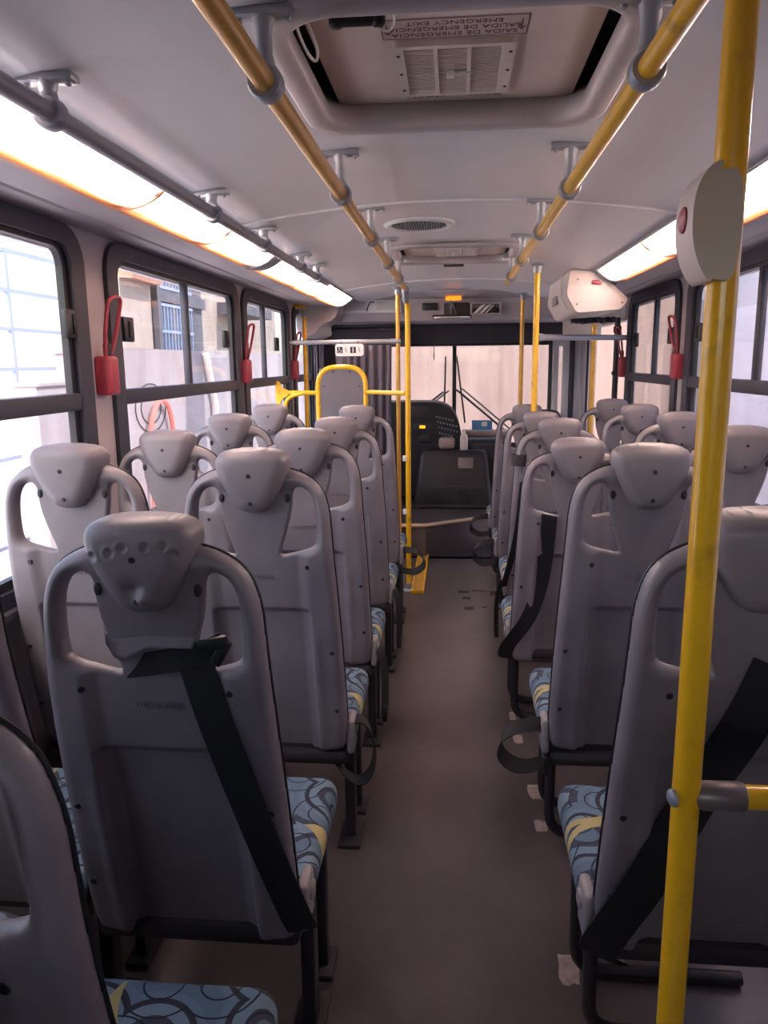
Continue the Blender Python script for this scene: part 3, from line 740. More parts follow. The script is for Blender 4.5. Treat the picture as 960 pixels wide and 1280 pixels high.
def make_seat(res=.0034):
    t = empty('passenger_seat')
    sh = plate(OUT, [HL, HR], shell_back, shell_front, res).build('back_shell', M['seat'], t, ang=75)
    hd = plate(HEAD, [], head_back, head_front, res).build('headrest', M['seat'], t, ang=75)
    mb = MB()
    def plug(par, *a):
        q = MB(); disc_mb(q, *a); q.build('screw_plug', M['black'], par)
    for z in (1.185, 1.115): plug(hd, 0, z, .0052, float(head_back(np.array([0.]), np.array([z]), np.array([.1]))[0]))
    for s in (-1, 1):
        plug(sh, s*.084, 1.122, .0066, bsurf(.084, 1.122)-.001, 1.7)
        plug(sh, s*.128, .945, .0062, bsurf(.128, .945))
        plug(sh, s*.178, .70, .006, bsurf(.178, .70))
        plug(sh, s*.182, .52, .006, bsurf(.182, .52))
    # raised maker's lettering on the back
    cu = bpy.data.curves.new('lettering', 'FONT'); cu.body = 'GRAMMER'; cu.size = .0165; cu.align_x = 'CENTER'; cu.extrude = .003; cu.space_character = 1.1
    tmp = bpy.data.objects.new('tmp', cu); C.objects.link(tmp); bpy.context.view_layer.update()
    me = bpy.data.meshes.new_from_object(tmp.evaluated_get(bpy.context.evaluated_depsgraph_get())); bpy.data.objects.remove(tmp)
    me.materials.clear(); me.materials.append(M['seat'])
    o = bpy.data.objects.new('raised_lettering', me); C.objects.link(o); o.parent = sh
    o.matrix_local = Matrix.Translation((0, bsurf(0, .917)-.0002, .911)) @ Matrix.Rotation(PI/2-.13, 4, 'X')
    # padded front of the backrest
    hp = [(0, .45), (.165, .45), (.175, .5), (.172, .8), (.165, .93), (.10, .965), (0, .97)]
    PAD = smooth_path(hp+[(-x, z) for x, z in hp[-2:0:-1]], 2, True)
    plate(PAD, [], lambda x, z, d: prof(z)+.012, lambda x, z, d: prof(z)+.02+rnd(d, .045, .035), .012).build('back_padding', M['fabric'], t, ang=75)
    ed = [(x, float(prof(z))+.006, z) for x, z in OUT]
    MB().tube(ed, .0028, 6, closed=True).build('edge_piping', M['black'], t)
    # cushion
    bm = bmesh.new(); bmesh.ops.create_cube(bm, size=1)
    for v in bm.verts: v.co = Vector((v.co.x*.44, v.co.y*.40, v.co.z*.085))
    bmesh.ops.bevel(bm, geom=bm.edges[:], offset=.038, segments=4, profile=.5, affect='EDGES')
    bmesh.ops.subdivide_edges(bm, edges=[e for e in bm.edges if e.calc_length() > .2], cuts=6, use_grid_fill=True)
    V = []
    for v in bm.verts:
        x, y, z = v.co
        f = (y+.20)/.40
        z += .012*f*(1 if z > 0 else .3)-.012*math.exp(-((f-.3)/.3)**2)*(1-(x/.22)**2)*(1 if z > 0 else 0)
        V.append((x, y+.33, z+.412))
    bm.verts.index_update(); Fc = [[v.index for v in f.verts] for f in bm.faces]; bm.free()
    MB().add(V, Fc).build('seat_cushion', M['fabric'], t, ang=60)
    MB().b2((-.205, .1, .335), (.205, .52, .382), .018).b2((-.20, .118, .335), (.20, .14, .44), .01).build('seat_pan', M['darkpanel'], t)
    return t

proto = make_seat()
def frame_parts(t, aisle, ushape):
    """aisle: +1 when the aisle lies at +x. Underframe with its legs"""
    a = aisle
    MB().tube([(-.19, .2, .32), (.19, .2, .32)], .016, 10).tube([(-.19, .44, .32), (.19, .44, .32)], .016, 10).build('underframe', M['dark'], t)
    if ushape:
        p = bend([(a*.175, .26, .33), (a*.175, .26, .03), (-a*.21, .26, .03)], .07)
        MB().tube(p, .0155, 12).build('leg', M['dark'], t)
        p = bend([(a*.175, .44, .33), (a*.175, .44, .02), (-a*.21, .44, .02)], .07)
        MB().tube(p, .0155, 12).build('leg', M['dark'], t)
    else:
        MB().b2((a*.185-.016, .255, .012), (a*.185+.016, .30, .33), .006).box((a*.185, .28, .008), (.07, .14, .014), .004).build('leg', M['dark'], t)
        MB().b2((a*.185-.014, .42, .012), (a*.185+.014, .455, .33), .006).box((a*.185, .44, .008), (.06, .1, .014), .004).build('leg', M['dark'], t)
def hinge(t, a):
    MB().box((a*.212, .135, .425), (.022, .075, .10), .01, None, 3).lathe((a*.222, .14, .44), (a, 0, 0), [(0, .02), (.006, .018), (.008, .01)], 16).build('hinge_cover', M['greyplastic'], t)

def belt_loop(t, a, kind):
    b = empty_mesh = None
    W = (0, 1, .2)
    if kind == 0:      # long loop hanging to the aisle, lower run tucked under the seat
        pts = [(a*.20, .13, .455), (a*.235, .14, .47), (a*.265, .14, .44), (a*.28, .13, .37), (a*.268, .12, .31), (a*.235, .11, .285), (a*.19, .12, .305), (a*.14, .15, .36)]
        wd = (0, 1, .0)
        pts = [(p, (-.25*a, 1, .15)) for p in smooth_path(pts, 2)]
    elif kind == 1:    # narrow strap hanging straight down with buckle
        pts = [(p, (.5, 1, 0)) for p in smooth_path([(a*.205, .14, .45), (a*.235, .12, .44), (a*.25, .11, .36), (a*.252, .10, .27), (a*.25, .10, .2)], 2)]
    else:              # big loop swinging into the aisle
        pts = [(a*.20, .14, .45), (a*.24, .12, .455), (a*.295, .10, .455), (a*.338, .09, .425), (a*.34, .09, .375), (a*.285, .09, .335), (a*.21, .11, .345)]
        pts = [(p, (-.3*a, .8, .6)) for p in smooth_path(pts, 2)]
    o = MB().ribbon(pts, .046, .003).build('seat_belt', M['webbing'], t, ang=60)
    e = Vector(pts[-1][0]); 
    MB().box(tuple(e), (.02, .05, .055), .006).build('belt_buckle', M['black'], o)

def diag_belt(t, pts, w=.047):
    o = MB().ribbon(pts, w, .003).build('shoulder_strap', M['webbing'], t, ang=60); return o

GL = 'grey seats of the left aisle column'; GLW = 'grey seats along the left windows'; GR = 'grey seats of the right aisle column'; GRW = 'grey seats along the right windows'
SEATS = [
 # x, y, dz, aisle side, ushape, belt, group, label
 (-.49, .53, 0, 1, 0, None, GL, 'grey bus seat cut off by the bottom left corner of the photo, nearest of all'),
 (-.49, 1.17, -.03, 1, 0, None, GL, 'grey bus seat with a row of dimples pressed into its headrest and torn strap'),
 (-.49, 1.855, 0, 1, 0, 0, GL, 'grey bus seat directly ahead of the dimpled one, aisle side left'),
 (-.49, 2.485, -.004, 1, 0, 1, GL, 'third grey seat ahead of the dimpled one counted from it, left of the aisle'),
 (-.49, 3.21, -.018, 1, 0, 1, GL, 'second seat behind the yellow arched partition, left of the aisle'),
 (-.49, 3.90, -.008, 1, 0, 2, GL, 'foremost seat left of the aisle, next to the bright yellow pole'),
 (-.945, 1.17, 0, 1, 0, None, GLW, 'dark window seat mostly hidden at the left edge beside the dimpled seat'),
 (-.945, 1.82, .015, 1, 0, None, GLW, 'window seat under the pillar with the largest red lever'),
 (-.945, 2.48, -.008, 1, 0, None, GLW, 'window seat in front of the drawn ring on the yard wall outside'),
 (-.945, 3.20, .0, 1, 0, None, GLW, 'window seat below the red lever between second and third left windows'),
 (-.945, 3.93, .0, 1, 0, None, GLW, 'foremost left window seat just behind the yellow wall gusset'),
 (.475, 1.185, -.018, -1, 1, None, GR, 'scuffed grey seat at the right edge behind the near yellow pole'),
 (.475, 1.895, .006, -1, 1, 2, GR, 'scratched grey seat right of the aisle with a black belt loop at its foot'),
 (.428, 2.68, -.055, -1, 1, None, GR, 'lower grey seat right of the aisle with a wide black strap down its back'),
 (.458, 3.38, -.038, -1, 1, 1, GR, 'grey seat right of the aisle with a dark band wrapped round its frame'),
 (.455, 4.10, -.055, -1, 1, 2, GR, 'second foremost seat right of the aisle'),
 (.452, 4.84, -.058, -1, 1, 2, GR, 'foremost seat right of the aisle, near the step'),
 (-.49, -.20, 0, 1, 0, None, GL, 'unseen seat of the left aisle column added behind the camera for shade'),  # unseen seats start here, added to keep rear light off the near rows
 (-.945, -.20, 0, 1, 0, None, GLW, 'unseen left window seat added behind the camera for shade'),
 (.475, .10, 0, -1, 1, None, GR, 'unseen seat of the right aisle column added beside the near pole for shade'),
 (.95, .10, 0, -1, 1, None, GRW, 'unseen right window seat added behind the camera for shade'),
 (-.945, .50, 0, 1, 0, None, GLW, 'unseen left window seat added for shade next to the seat in the bottom left corner'),  # last of the added unseen seats
 (.95, 2.63, -.012, -1, 1, None, GRW, 'right window seat seen just beyond the near yellow pole'),
 (.95, 3.345, -.012, -1, 1, None, GRW, 'right window seat just to the left of the near yellow pole'),
 (.95, 4.06, -.018, -1, 1, None, GRW, 'second foremost right window seat, below the red lever on the far window pillar'),
 (.95, 4.77, -.024, -1, 1, None, GRW, 'foremost right window seat, beside the front door'),
]
tops = []
for i, (x, y, dz, a, us, bl, g, lab) in enumerate(SEATS):
    t = proto if i == 0 else copy_tree(proto)
    tops.append(t)
    t.location = (x, y, 0)
for i, (x, y, dz, a, us, bl, g, lab) in enumerate(SEATS):
    t = tops[i]; tag(t, lab, 'seat', g)
    frame_parts(t, a, us)
    if abs(x) < .7: hinge(t, a)
    if bl is not None: belt_loop(t, a, bl)
    if dz:
        for ch in children(t):
            if ch.name.split('.')[0] in ('back_shell', 'headrest', 'back_padding', 'edge_piping'): ch.location.z += dz
# the dimpled seat: own headrest mesh, torn spine, strap across the back
A = tops[1]
for ch in children(A):
    if ch.name.split('.')[0] == 'headrest':
        o2 = plate(HEAD, [], lambda x, z, d: head_back(x, z, d, True), head_front, .0022)
        tmp = o2.build('headrest_dimpled', M['seat'], None, ang=75); me = tmp.data; bpy.data.objects.remove(tmp); ch.data = me
        ch['label'] = 'sagging headrest with a row of six dimples'
dzA = -.03
fl = MB(); V = []; Fc = []; N = 20
for i in range(N+1):
    u0 = -.084+.168*i/N
    f0 = i/N
    ub = -.058+.128*f0
    zb = .958+.036*min(1, f0/.42)**.8
    if f0 < .06: ub, zb = -.075+.25*f0, 1.0-.5*f0
    for j in range(7):
        f = j/6
        V.append((u0*(1-f)*(.98 if j else 1)+ub*f, bsurf(0, 1.0)+.004-.014*f**.7, 1.05*(1-f)+zb*f+dzA*(1-f)))
for i in range(N):
    for j in range(6): q = i*7+j; Fc.append((q, q+1, q+8, q+7))
fo = fl.add(V, Fc).build('torn_spine_flap', M['seat'], A, ang=80); so = fo.modifiers.new('thick', 'SOLIDIFY'); so.thickness = .003
yb = lambda x, z: bsurf(x, z)-.005
pts = [(-.05, yb(0, .93)+.002, .955), (-.01, yb(0, .94)-.001, .962), (.04, yb(0, .97)-.003, .972), (.085, yb(.1, .98)-.002, .985), (.115, yb(.1, .98)+.004, .998)]
o = diag_belt(A, [(p, (0, 0, 1)) for p in smooth_path(pts, 2)], .042); o['label'] = 'black strap folded behind the torn flap'
pts = [(.072, yb(.1, .96)-.002, .972), (.098, yb(.12, .9)-.003, .87), (.15, yb(.15, .75)-.005, .68), (.178, yb(.18, .60)-.004, .55), (.21, yb(.2, .45)-.006, .425), (.215, yb(.2, .42)+.01, .39)]
diag_belt(A, [(p, (1, .0, .3)) for p in smooth_path(pts, 2)], .06)
MB().box((.105, yb(.1, 1)-.002, 1.002), (.052, .014, .022), .005, Matrix.Rotation(-.25, 3, 'Y')).box((.118, yb(.1, 1)-.002, .988), (.02, .012, .048), .004, Matrix.Rotation(.5, 3, 'Y')).build('belt_buckle', M['black'], A)
# right near seat: wide strap down its back; further straps
R0 = tops[11]
pts = [(.03, yb(0, 1)-.004, .98), (.0, yb(0, .9)-.004, .88), (-.06, yb(.1, .75)+.0, .72), (-.13, yb(.14, .60)-.008, .56), (-.19, yb(.18, .46)-.008, .42), (-.205, yb(.19, .38)-.006, .36), (-.17, yb(.19, .36)+.01, .345)]
diag_belt(R0, [(p, (1, 0, -.45)) for p in smooth_path(pts, 2)], .075)
R2 = tops[13]
pts = [(-.09, yb(.1, .98)-.004, .92), (-.092, yb(.1, .9)-.006, .86), (-.10, yb(.11, .7)-.008, .68), (-.14, yb(.14, .55)-.008, .53), (-.195, yb(.19, .46)-.006, .44), (-.225, .09, .385), (-.225, .12, .33), (-.19, .14, .34)]
diag_belt(R2, [(p, (1, 0, -.2)) for p in smooth_path(pts, 2)], .055)
R3 = tops[14]
MB().lathe((-.172, 0.0, 1.0), (0.05, 0, 1), [(0, .021), (0, .033), (.05, .033), (.05, .021)], 16).build('wrapped_band', M['darkpanel'], R3)
pts = [(-.15, yb(.15, .9)-.004, .93), (-.165, yb(.16, .7)-.008, .70), (-.20, yb(.18, .55)-.01, .52), (-.22, .09, .42)]
diag_belt(R3, [(p, (.8, .6, 0)) for p in smooth_path(pts, 2)], .04)

# ------------------------------------------------------------------ red emergency levers
def lever(sg, y, z0, sc, ry, label):
    t = empty('emergency_lever', (sg*1.165, y, z0)); tag(t, label, 'lever', 'red emergency levers on the window pillars')
    MB().box((-sg*.006, 0, .065*sc), (.057, .078*sc, .13*sc), .012, None, 3).build('lever_box', M['red'], t)
    w = .031*sc
    p = bend([(-sg*.014, -w*.6, .125*sc), (-sg*.022, -w*.9, .20*sc), (-sg*.04, -w*.8, .315*sc), (-sg*.055, w*1.5, .325*sc), (-sg*.03, w*1.2, .2*sc), (-sg*.014, w*.5, .125*sc)], .03)
    MB().tube(p, .0068, 10).build('pull_loop', M['red'], t)
    MB().box((-sg*.014, 0, .15*sc), (.022, .03*sc, .04), .005).build('wire_seal', M['dark'], t)
lever(-1, 2.52, 1.352, 1.0, 0, 'largest red emergency lever on the pillar after the first left window')
lever(-1, 4.265, 1.345, 1.0, 0, 'red emergency lever between second and third left windows')
lever(-1, 5.595, 1.335, 1.05, 0, 'red emergency lever nearest the driver on the left side')
lever(1, 5.515, 1.335, 1.05, 0, 'red emergency lever farthest forward on the right, beside the door')
lever(1, 4.185, 1.35, 1.0, 0, 'red emergency lever between the two visible right windows')

# ------------------------------------------------------------------ cream door mechanism housing
t = empty('door_mechanism_housing', (.78, 4.5, 1.75)); tag(t, 'cream plastic housing hung under the ceiling above the right windows', 'housing'); L = Vector(t.location)
sec = [(.615, 1.935), (.598, 1.80), (.655, 1.70), (.90, 1.715), (.94, 1.77), (.80, 1.895), (.745, 1.925)]
sec2 = []
for i, q in enumerate(sec):
    p_, n_ = Vector(sec[i-1]), Vector(sec[(i+1) % len(sec)]); q = Vector(q); r_ = .022
    A_ = q+(p_-q).normalized()*r_; B_ = q+(n_-q).normalized()*r_
    sec2 += [tuple(A_*(1-k/4)**2+q*2*(k/4)*(1-k/4)+B_*(k/4)**2) for k in range(5)]
mb = MB(); V = []; Fc = []; n = len(sec2)
for y, s in ((4.36, .96), (4.38, 1.0), (5.2, 1.0), (5.26, .94)):
    V += [((x-.77)*s+.77-L.x, y-L.y-.10*(z < 1.76)*(y < 4.5)*0, (z-1.83)*s+1.83-L.z) for x, z in sec2]
for i in range(3):
    for k in range(n): Fc.append((i*n+k, i*n+(k+1) % n, (i+1)*n+(k+1) % n, (i+1)*n+k))
Fc.append(tuple(range(n))); Fc.append(tuple(3*n+k for k in range(n)))
mb.add(V, Fc).build('cover', M['box'], t, ang=40)
MB().box((.600-L.x, 4.82-L.y, 1.80-L.z), (.012, .22, .05), .004).build('grip_recess', M['greyplastic'], t)
mb = MB(); P = smooth_path([(.615, 1.93), (.592, 1.90), (.597, 1.79), (.645, 1.715), (.70, 1.695)], 2)
mb.ribbon([((x-L.x, 4.52-L.y, z-L.z), (0, 1, 0)) for x, z in P], .008, .004); mb.build('seam_bead', M['cream'], t)
mb = MB()
for x, z in ((.66, 1.75), (.90, 1.755), (.86, 1.85), (.66, 1.88)): mb.lathe((x-L.x, 4.36-L.y, z-L.z), (0, -1, 0), [(0, .006), (.003, .004)], 8)
mb.build('screws', M['greyplastic'], t)
MB().box((.755-L.x, 4.354-L.y, 1.862-L.z), (.042, .014, .022), .006).box((.775-L.x, 4.35-L.y, 1.856-L.z), (.02, .014, .014), .004).build('emergency_valve', M['red'], t)
t2 = MB()
for k in range(9): t2.box((.74+.03*k, 5.0+.05*random.random(), 1.69+.012*random.random()), (.03, .06, .035), .006)
tag(t2.build('door_linkage', M['dark']), 'dark door linkage parts under the cream housing', 'mechanism')

# bars near the door
pole('barrier_rail', [(.455, 4.33, 1.576), (1.17, 5.46, 1.60)], .017, M['alu'], 'grey horizontal bar from the yellow pole to the right wall at head height', 'rail', extra=(
    ('end_socket', MB().lathe((.445, 4.315, 1.576), (.53, .85, .02), [(0, .02), (.06, .021), (.065, .018)], 14), M['bracket']),))
pole('door_post', [(1.13, 5.6, -.2), (1.13, 5.6, 1.74)], .02, M['dark'], 'dark upright door post behind the grey bar', extra=(
    ('hinge_clamp', MB().box((1.13, 5.6, 1.66), (.05, .05, .05), .01), M['dark']), ('hinge_clamp', MB().box((1.13, 5.6, 1.36), (.05, .05, .03), .008), M['dark']),))
pole('grab_pole', [(1.06, 6.12, -.24), (1.06, 6.12, 1.72)], .022, M['brass'], 'orange yellow grab pole among the door leaves')
def leaf(x0, x1, y, label):
    t = empty('door_leaf', ((x0+x1)/2, y, -.22)); tag(t, label, 'door leaf', 'folded leaves of the front door')
    w = x1-x0
    MB().b2((-w/2, -.018, 0), (-w/2+.05, .018, 1.86), .008).b2((w/2-.05, -.018, 0), (w/2, .018, 1.86), .008).b2((-w/2, -.016, 0), (w/2, .016, .18), .006).b2((-w/2, -.016, 1.78), (w/2, .016, 1.86), .006).build('leaf_frame', M['alu'], t)
    MB().b2((-w/2-.028, -.014, 0), (-w/2, .014, 1.86), .008).b2((w/2, -.014, 0), (w/2+.02, .014, 1.86), .006).build('rubber_edge', M['black'], t)
    MB().b2((-w/2+.045, -.003, .17), (w/2-.045, .003, 1.79)).build('leaf_pane', M['glass'], t, flat=True)
leaf(.755, .885, 6.15, 'door leaf standing open nearer the aisle')
leaf(.935, 1.03, 6.24, 'door leaf standing open nearer the wall')
tag(MB().b2((.86, 6.36, 1.63), (1.16, 6.40, 1.80), .008).build('door_header_panel', M['box']), 'cream panel above the open front door', 'panel')
pole('handle_bow', [(.90, 6.32, 1.1), (.90, 6.32, 1.62), (1.165, 6.32, 1.62)], .014, M['black'], 'black bow handle curving under the cream door panel', 'handle', bendr=.08)
pole('guard_rail', [(.55, 6.05, .75), (.55, 6.05, 1.06), (.80, 6.05, 1.06), (.86, 6.05, .75)], .022, M['dark'], 'dark bent guard rail low beside the front poles', 'rail', bendr=.06)
t = tag(MB().b2((.60, 5.99, .93), (.90, 6.03, .985), .01).build('ticket_ledge', M['brass']), 'small yellow ledge beyond the front right seats', 'ledge')

# ------------------------------------------------------------------ front: header, blind, windscreen, dash
hd = MB().prism([(5.9, 1.99), (5.95, 1.97), (6.14, 1.955), (6.2, 1.935), (6.225, 1.90), (6.25, 1.80), (6.27, 1.775), (6.45, 1.76), (7.1, 1.76), (7.1, 2.05), (5.9, 2.05)], lambda a, b, q: (q, a, b), -1.19, 1.19).build('wall_front_header', M['hatch'], ang=30); tag(hd, kind='structure')
tag(MB().b2((-1.22, 7.05, -.3), (1.22, 7.12, .72)).b2((-1.22, 7.05, .72), (-1.02, 7.12, 2.05)).b2((1.02, 7.05, .72), (1.22, 7.12, 2.05)).b2((-1.22, 7.05, 1.86), (1.22, 7.12, 2.05)).build('wall_front', M['lining'], flat=True), kind='structure')
tag(MB().b2((-1.03, 7.07, .70), (1.03, 7.078, 1.87)).build('window_front', M['glass'], flat=True), kind='structure')
mb = MB().b2((-.018, 7.03, .70), (.018, 7.09, 1.8), .005); tag(mb.build('trim_front_post', M['black']), kind='structure')
t = empty('roller_blind', (0, 6.6, 1.78)); tag(t, 'dark roller blind pulled across the top of the windscreen', 'blind')
MB().b2((-.95, -.003, -.19), (1.0, .003, .03)).build('blind_cloth', M['blind'], t, flat=True)
MB().tube([(-.95, 0, -.19), (1.0, 0, -.19)], .010, 10).build('bottom_bar', M['black'], t)
MB().tube([(-.17, -.01, 0.0), (-.172, -.01, -.25)], .003, 6).tube([(-.172, -.01, -.25), (-.172, -.01, -.31)], .005, 6).build('pull_cord', M['dark'], t)
t = empty('roller_blind', (-.80, 6.3, 1.74)); tag(t, 'darker short blind over the driver at the left', 'blind')
MB().b2((-.19, -.003, -.16), (.42, .003, .0)).build('blind_cloth', M['blind'], t, flat=True)
MB().tube([(-.19, -.012, -.03), (.42, -.012, -.03)], .012, 10).tube([(-.19, -.012, 0), (.42, -.012, 0)], .012, 10).build('roller_tubes', M['dark'], t)

# header fittings
tag(MB().b2((-.255, 6.20, 1.85), (-.135, 6.26, 1.905), .006).b2((-.24, 6.193, 1.862), (-.15, 6.205, 1.893), .003).build('clock_display', M['black']), 'small black display set in the header left of the amber lamp', 'display')
t = empty('header_dome', (.0, 6.08, 1.968)); tag(t, 'amber dome lamp glowing on the header fairing', 'lamp')
mb = MB(); V = []; Fc = []; n = 24
for i in range(7):
    f = i/6*PI/2
    V += [(.24*math.cos(f)*math.cos(2*PI*k/n), .14*math.cos(f)*math.sin(2*PI*k/n)-.02, -.045*math.sin(f)+.01) for k in range(n)]
for i in range(6):
    for k in range(n): Fc.append((i*n+k, i*n+(k+1) % n, (i+1)*n+(k+1) % n, (i+1)*n+k))
mb.add(V, Fc).build('fairing', M['hatch'], t)
MB().box((-.01, -.06, -.046), (.12, .07, .028), .012, None, 3).build('amber_lens', M['amber'], t)
t = empty('rear_view_mirror', (-.02, 6.15, 1.825)); tag(t, 'driver mirror on a chrome bracket hung from the header', 'mirror')
MB().box((0, -.02, -.03), (.30, .02, .028), .006).build('mirror_housing', M['dark'], t)
MB().box((0, -.033, -.036), (.28, .004, .014), .002).build('mirror_glass', M['chrome'], t)
MB().tube([(-.01, -.015, -.02), (-.01, .02, .03), (-.01, .03, .11)], .012, 8).tube([(.03, -.015, -.02), (.02, .02, .02), (-.01, .03, .10)], .006, 8).build('mirror_bracket', M['chrome'], t)
tag(MB().b2((-.085, 6.212, 1.80), (.115, 6.26, 1.905), .01).build('header_niche', M['darkpanel']), 'dark recessed niche behind the mirror bracket', 'niche')
t = empty('header_compartment', (.24, 6.20, 1.855)); tag(t, 'open header compartment stuffed with striped papers', 'compartment')
MB().prism(rrect(-.12, .12, -.045, .045, .012), lambda a, b, q: (a, q, b), -.03, .05, [rrect(-.105, .105, -.035, .035, .008)]).build('compartment_frame', M['hatch'], t)
MB().b2((-.105, .035, -.036), (.105, .045, .036)).build('compartment_back', M['black'], t)
mb = MB()
for k in range(5): mb.box((-.06+.022*k, .0, -.008+.008*(k % 2)), (.012, .04, .09), .003, Matrix.Rotation(.8, 3, 'Y'))
mb.build('paper_rolls', M['white'], t); MB().box((.06, 0, -.012), (.06, .04, .04), .012).build('cloth_bundle', M['dark'], t)
t = empty('route_panel', (-.66, 6.205, 1.885)); tag(t, 'pale slatted panel on the header above the driver', 'panel')
MB().b2((-.24, -.012, -.05), (.24, .03, .05), .006).build('panel_board', M['trim'], t)
for x0, x1 in ((-.21, -.04), (.05, .2)):
    mb = MB()
    for k in range(6): mb.box(((x0+x1)/2, -.013, -.022+.011*k), (x1-x0, .004, .004))
    mb.build('louvre_grille', M['greyplastic'], t)
MB().tube(smooth_path([(.03, -.02, .03), (-.0, -.03, .035), (-.02, -.025, .0), (-.03, -.02, -.035)], 2), .005, 6).build('hanging_hook', M['black'], t)
# left front corner fairing
tag(MB().prism(smooth_path([(-1.19, 1.93), (-.90, 1.93), (-.86, 1.86), (-.90, 1.77), (-1.0, 1.74), (-1.06, 1.66), (-1.19, 1.64)], 1, True), lambda a, b, q: (a, q, b), 5.86, 6.6).build('trim_front_left', M['hatch'], ang=45), kind='structure')
tag(MB().b2((-1.19, 6.42, .2), (-1.12, 6.52, 1.8), .01).build('trim_left_pillar', M['hatch']), kind='structure')

# driver area bar, sign and curtain
t = pole('barrier_rail', [(-1.17, 5.5, 1.596), (-.41, 5.5, 1.596)], .0165, M['alu'], 'grey horizontal bar above the priority seat sign', 'rail', extra=(
    ('pole_clamp', MB().lathe((-.395, 5.5, 1.596), (-1, 0, 0), [(-.02, .019), (.05, .02), (.055, .017)], 14), M['bracket']),))
t = empty('priority_sign', (-.735, 5.46, 1.54)); tag(t, 'white priority seat sign with pictograms hanging from the grey bar', 'sign')
MB().prism(rrect(-.1, .1, -.042, .042, .018), lambda a, b, q: (a, q, b), -.003, .003).build('sign_plate', M['white'], t)
for x0 in (-.088, .006): MB().b2((x0, -.0045, -.022), (x0+.04, -.003, .022)).build('pictogram_print', M['black'], t, flat=True)
mb = MB()
c0 = (-.066, -.0052)
mb.lathe((-.072, -.0046, .014), (0, -1, 0), [(0, .0042), (.0008, .0042)], 10)
mb.tube([(-.072, -.005, .009), (-.070, -.005, -.001), (-.060, -.005, -.002), (-.056, -.005, -.013)], .0016, 6)
mb.tube([(-.068+.011*math.cos(a), -.005, -.009+.011*math.sin(a)) for a in np.linspace(2.2, 6.0, 12)], .0014, 6)
mb.lathe((.026, -.0046, .014), (0, -1, 0), [(0, .0042), (.0008, .0042)], 10)
mb.tube([(.026, -.005, .009), (.026, -.005, -.004)], .004, 6).tube([(.023, -.005, -.004), (.023, -.005, -.019)], .0018, 6).tube([(.029, -.005, -.004), (.029, -.005, -.019)], .0018, 6)
mb.build('figure_print', M['white'], t)
mb = MB()
for x in (-.026, .068):
    mb.lathe((x, -.0034, .013), (0, -1, 0), [(0, .0045), (.0008, .0045)], 10).tube([(x, -.004, .007), (x, -.004, -.006)], .004, 6).tube([(x, -.004, -.005), (x+.009, -.004, -.016)], .0022, 6)
mb.build('pale_print', M['greyplastic'], t)
MB().tube([(-.06, 0, .035), (-.06, .02, .06)], .003, 6).tube([(.06, 0, .035), (.06, .02, .06)], .003, 6).build('sign_ties', M['dark'], t)
def curtain(name, x0, x1, y, z0, z1, waves, label, amp=.022):
    V = []; Fc = []; N = 90
    for i in range(N+1):
        u = i/N; x = x0+(x1-x0)*u
        for j in range(9):
            f = j/8; V.append((x+.006*math.sin(9*u+3*f), y+amp*math.sin(2*PI*waves*u+.5*math.sin(4*f))*(.6+.4*f), z1+(z0-z1)*f))
    for i in range(N):
        for j in range(8): q = i*9+j; Fc.append((q, q+1, q+10, q+9))
    o = MB().add(V, Fc).build(name, M['curtain'], None, ang=80); so = o.modifiers.new('thick', 'SOLIDIFY'); so.thickness = .003
    return tag(o, label, 'curtain')
curtain('driver_curtain', -.86, -.455, 5.62, .25, 1.575, 7, 'dark curtain hanging in folds behind the driver place')
curtain('side_curtain', -1.13, -1.07, 6.2, .9, 1.62, 3, 'bunched pale curtain at the driver side window', .03)

# dashboard
t = empty('dashboard', (-.3, 6.65, .238)); tag(t, 'black dashboard with curved right end, switches and lit display', 'dashboard'); L = Vector(t.location)
P = smooth_path([(-.95, .30), (-.95, 1.05), (-.9, 1.115), (-.30, 1.118), (-.13, 1.115), (-.03, 1.07), (.035, .97), (.07, .80), (.075, .70), (.06, .30)], 2, True)
MB().prism(P, lambda a, b, q: (a-L.x, q-L.y+.25*(1.1-b)*0, b-L.z), 6.62, 6.95).build('dash_body', M['darkpanel'], t, ang=45)
MB().prism([(x*.985-.003, .03+z*.968) for x, z in P], lambda a, b, q: (a-L.x, q-L.y, b-L.z), 6.600, 6.62).build('dash_face', M['black'], t, ang=45)
MB().box((-.27-L.x, 6.596-L.y, .905-L.z), (.05, .008, .026), .003).build('lit_display', M['screen'], t)
MB().box((-.27-L.x, 6.597-L.y, .905-L.z), (.16, .006, .06), .004).build('display_bezel', M['darkpanel'], t)
MB().box((-.30-L.x, 6.597-L.y, 1.035-L.z), (.16, .008, .09), .006).build('blank_panel', M['darkpanel'], t)
mb = MB()
for r, (z, n) in enumerate(((.99, 6), (.945, 7), (.90, 7), (.85, 5))):
    for k in range(n):
        mb.lathe((-.145+.026*k+.008*r-L.x, 6.60-L.y, z-.006*k+.0-L.z), (0, -1, 0), [(0, .009), (.01, .008), (.014, .005)], 10)
mb.build('rotary_switches', M['bracket'], t)
mb = MB()
for k in range(3): mb.lathe((-.12+.04*k-L.x, 6.60-L.y, 1.06-.004*k-L.z), (0, -1, 0), [(0, .014), (.006, .013)], 14)
mb.build('gauges', M['dark'], t)
MB().box((-.25-L.x, 6.6-L.y, .80-L.z), (.10, .03, .07), .01).build('radio_slot', M['dark'], t)
MB().b2((-.13-L.x, 6.50-L.y, .72-L.z), (.01-L.x, 6.60-L.y, .82-L.z), .03, 3).build('column_cowl', M['tan'], t)
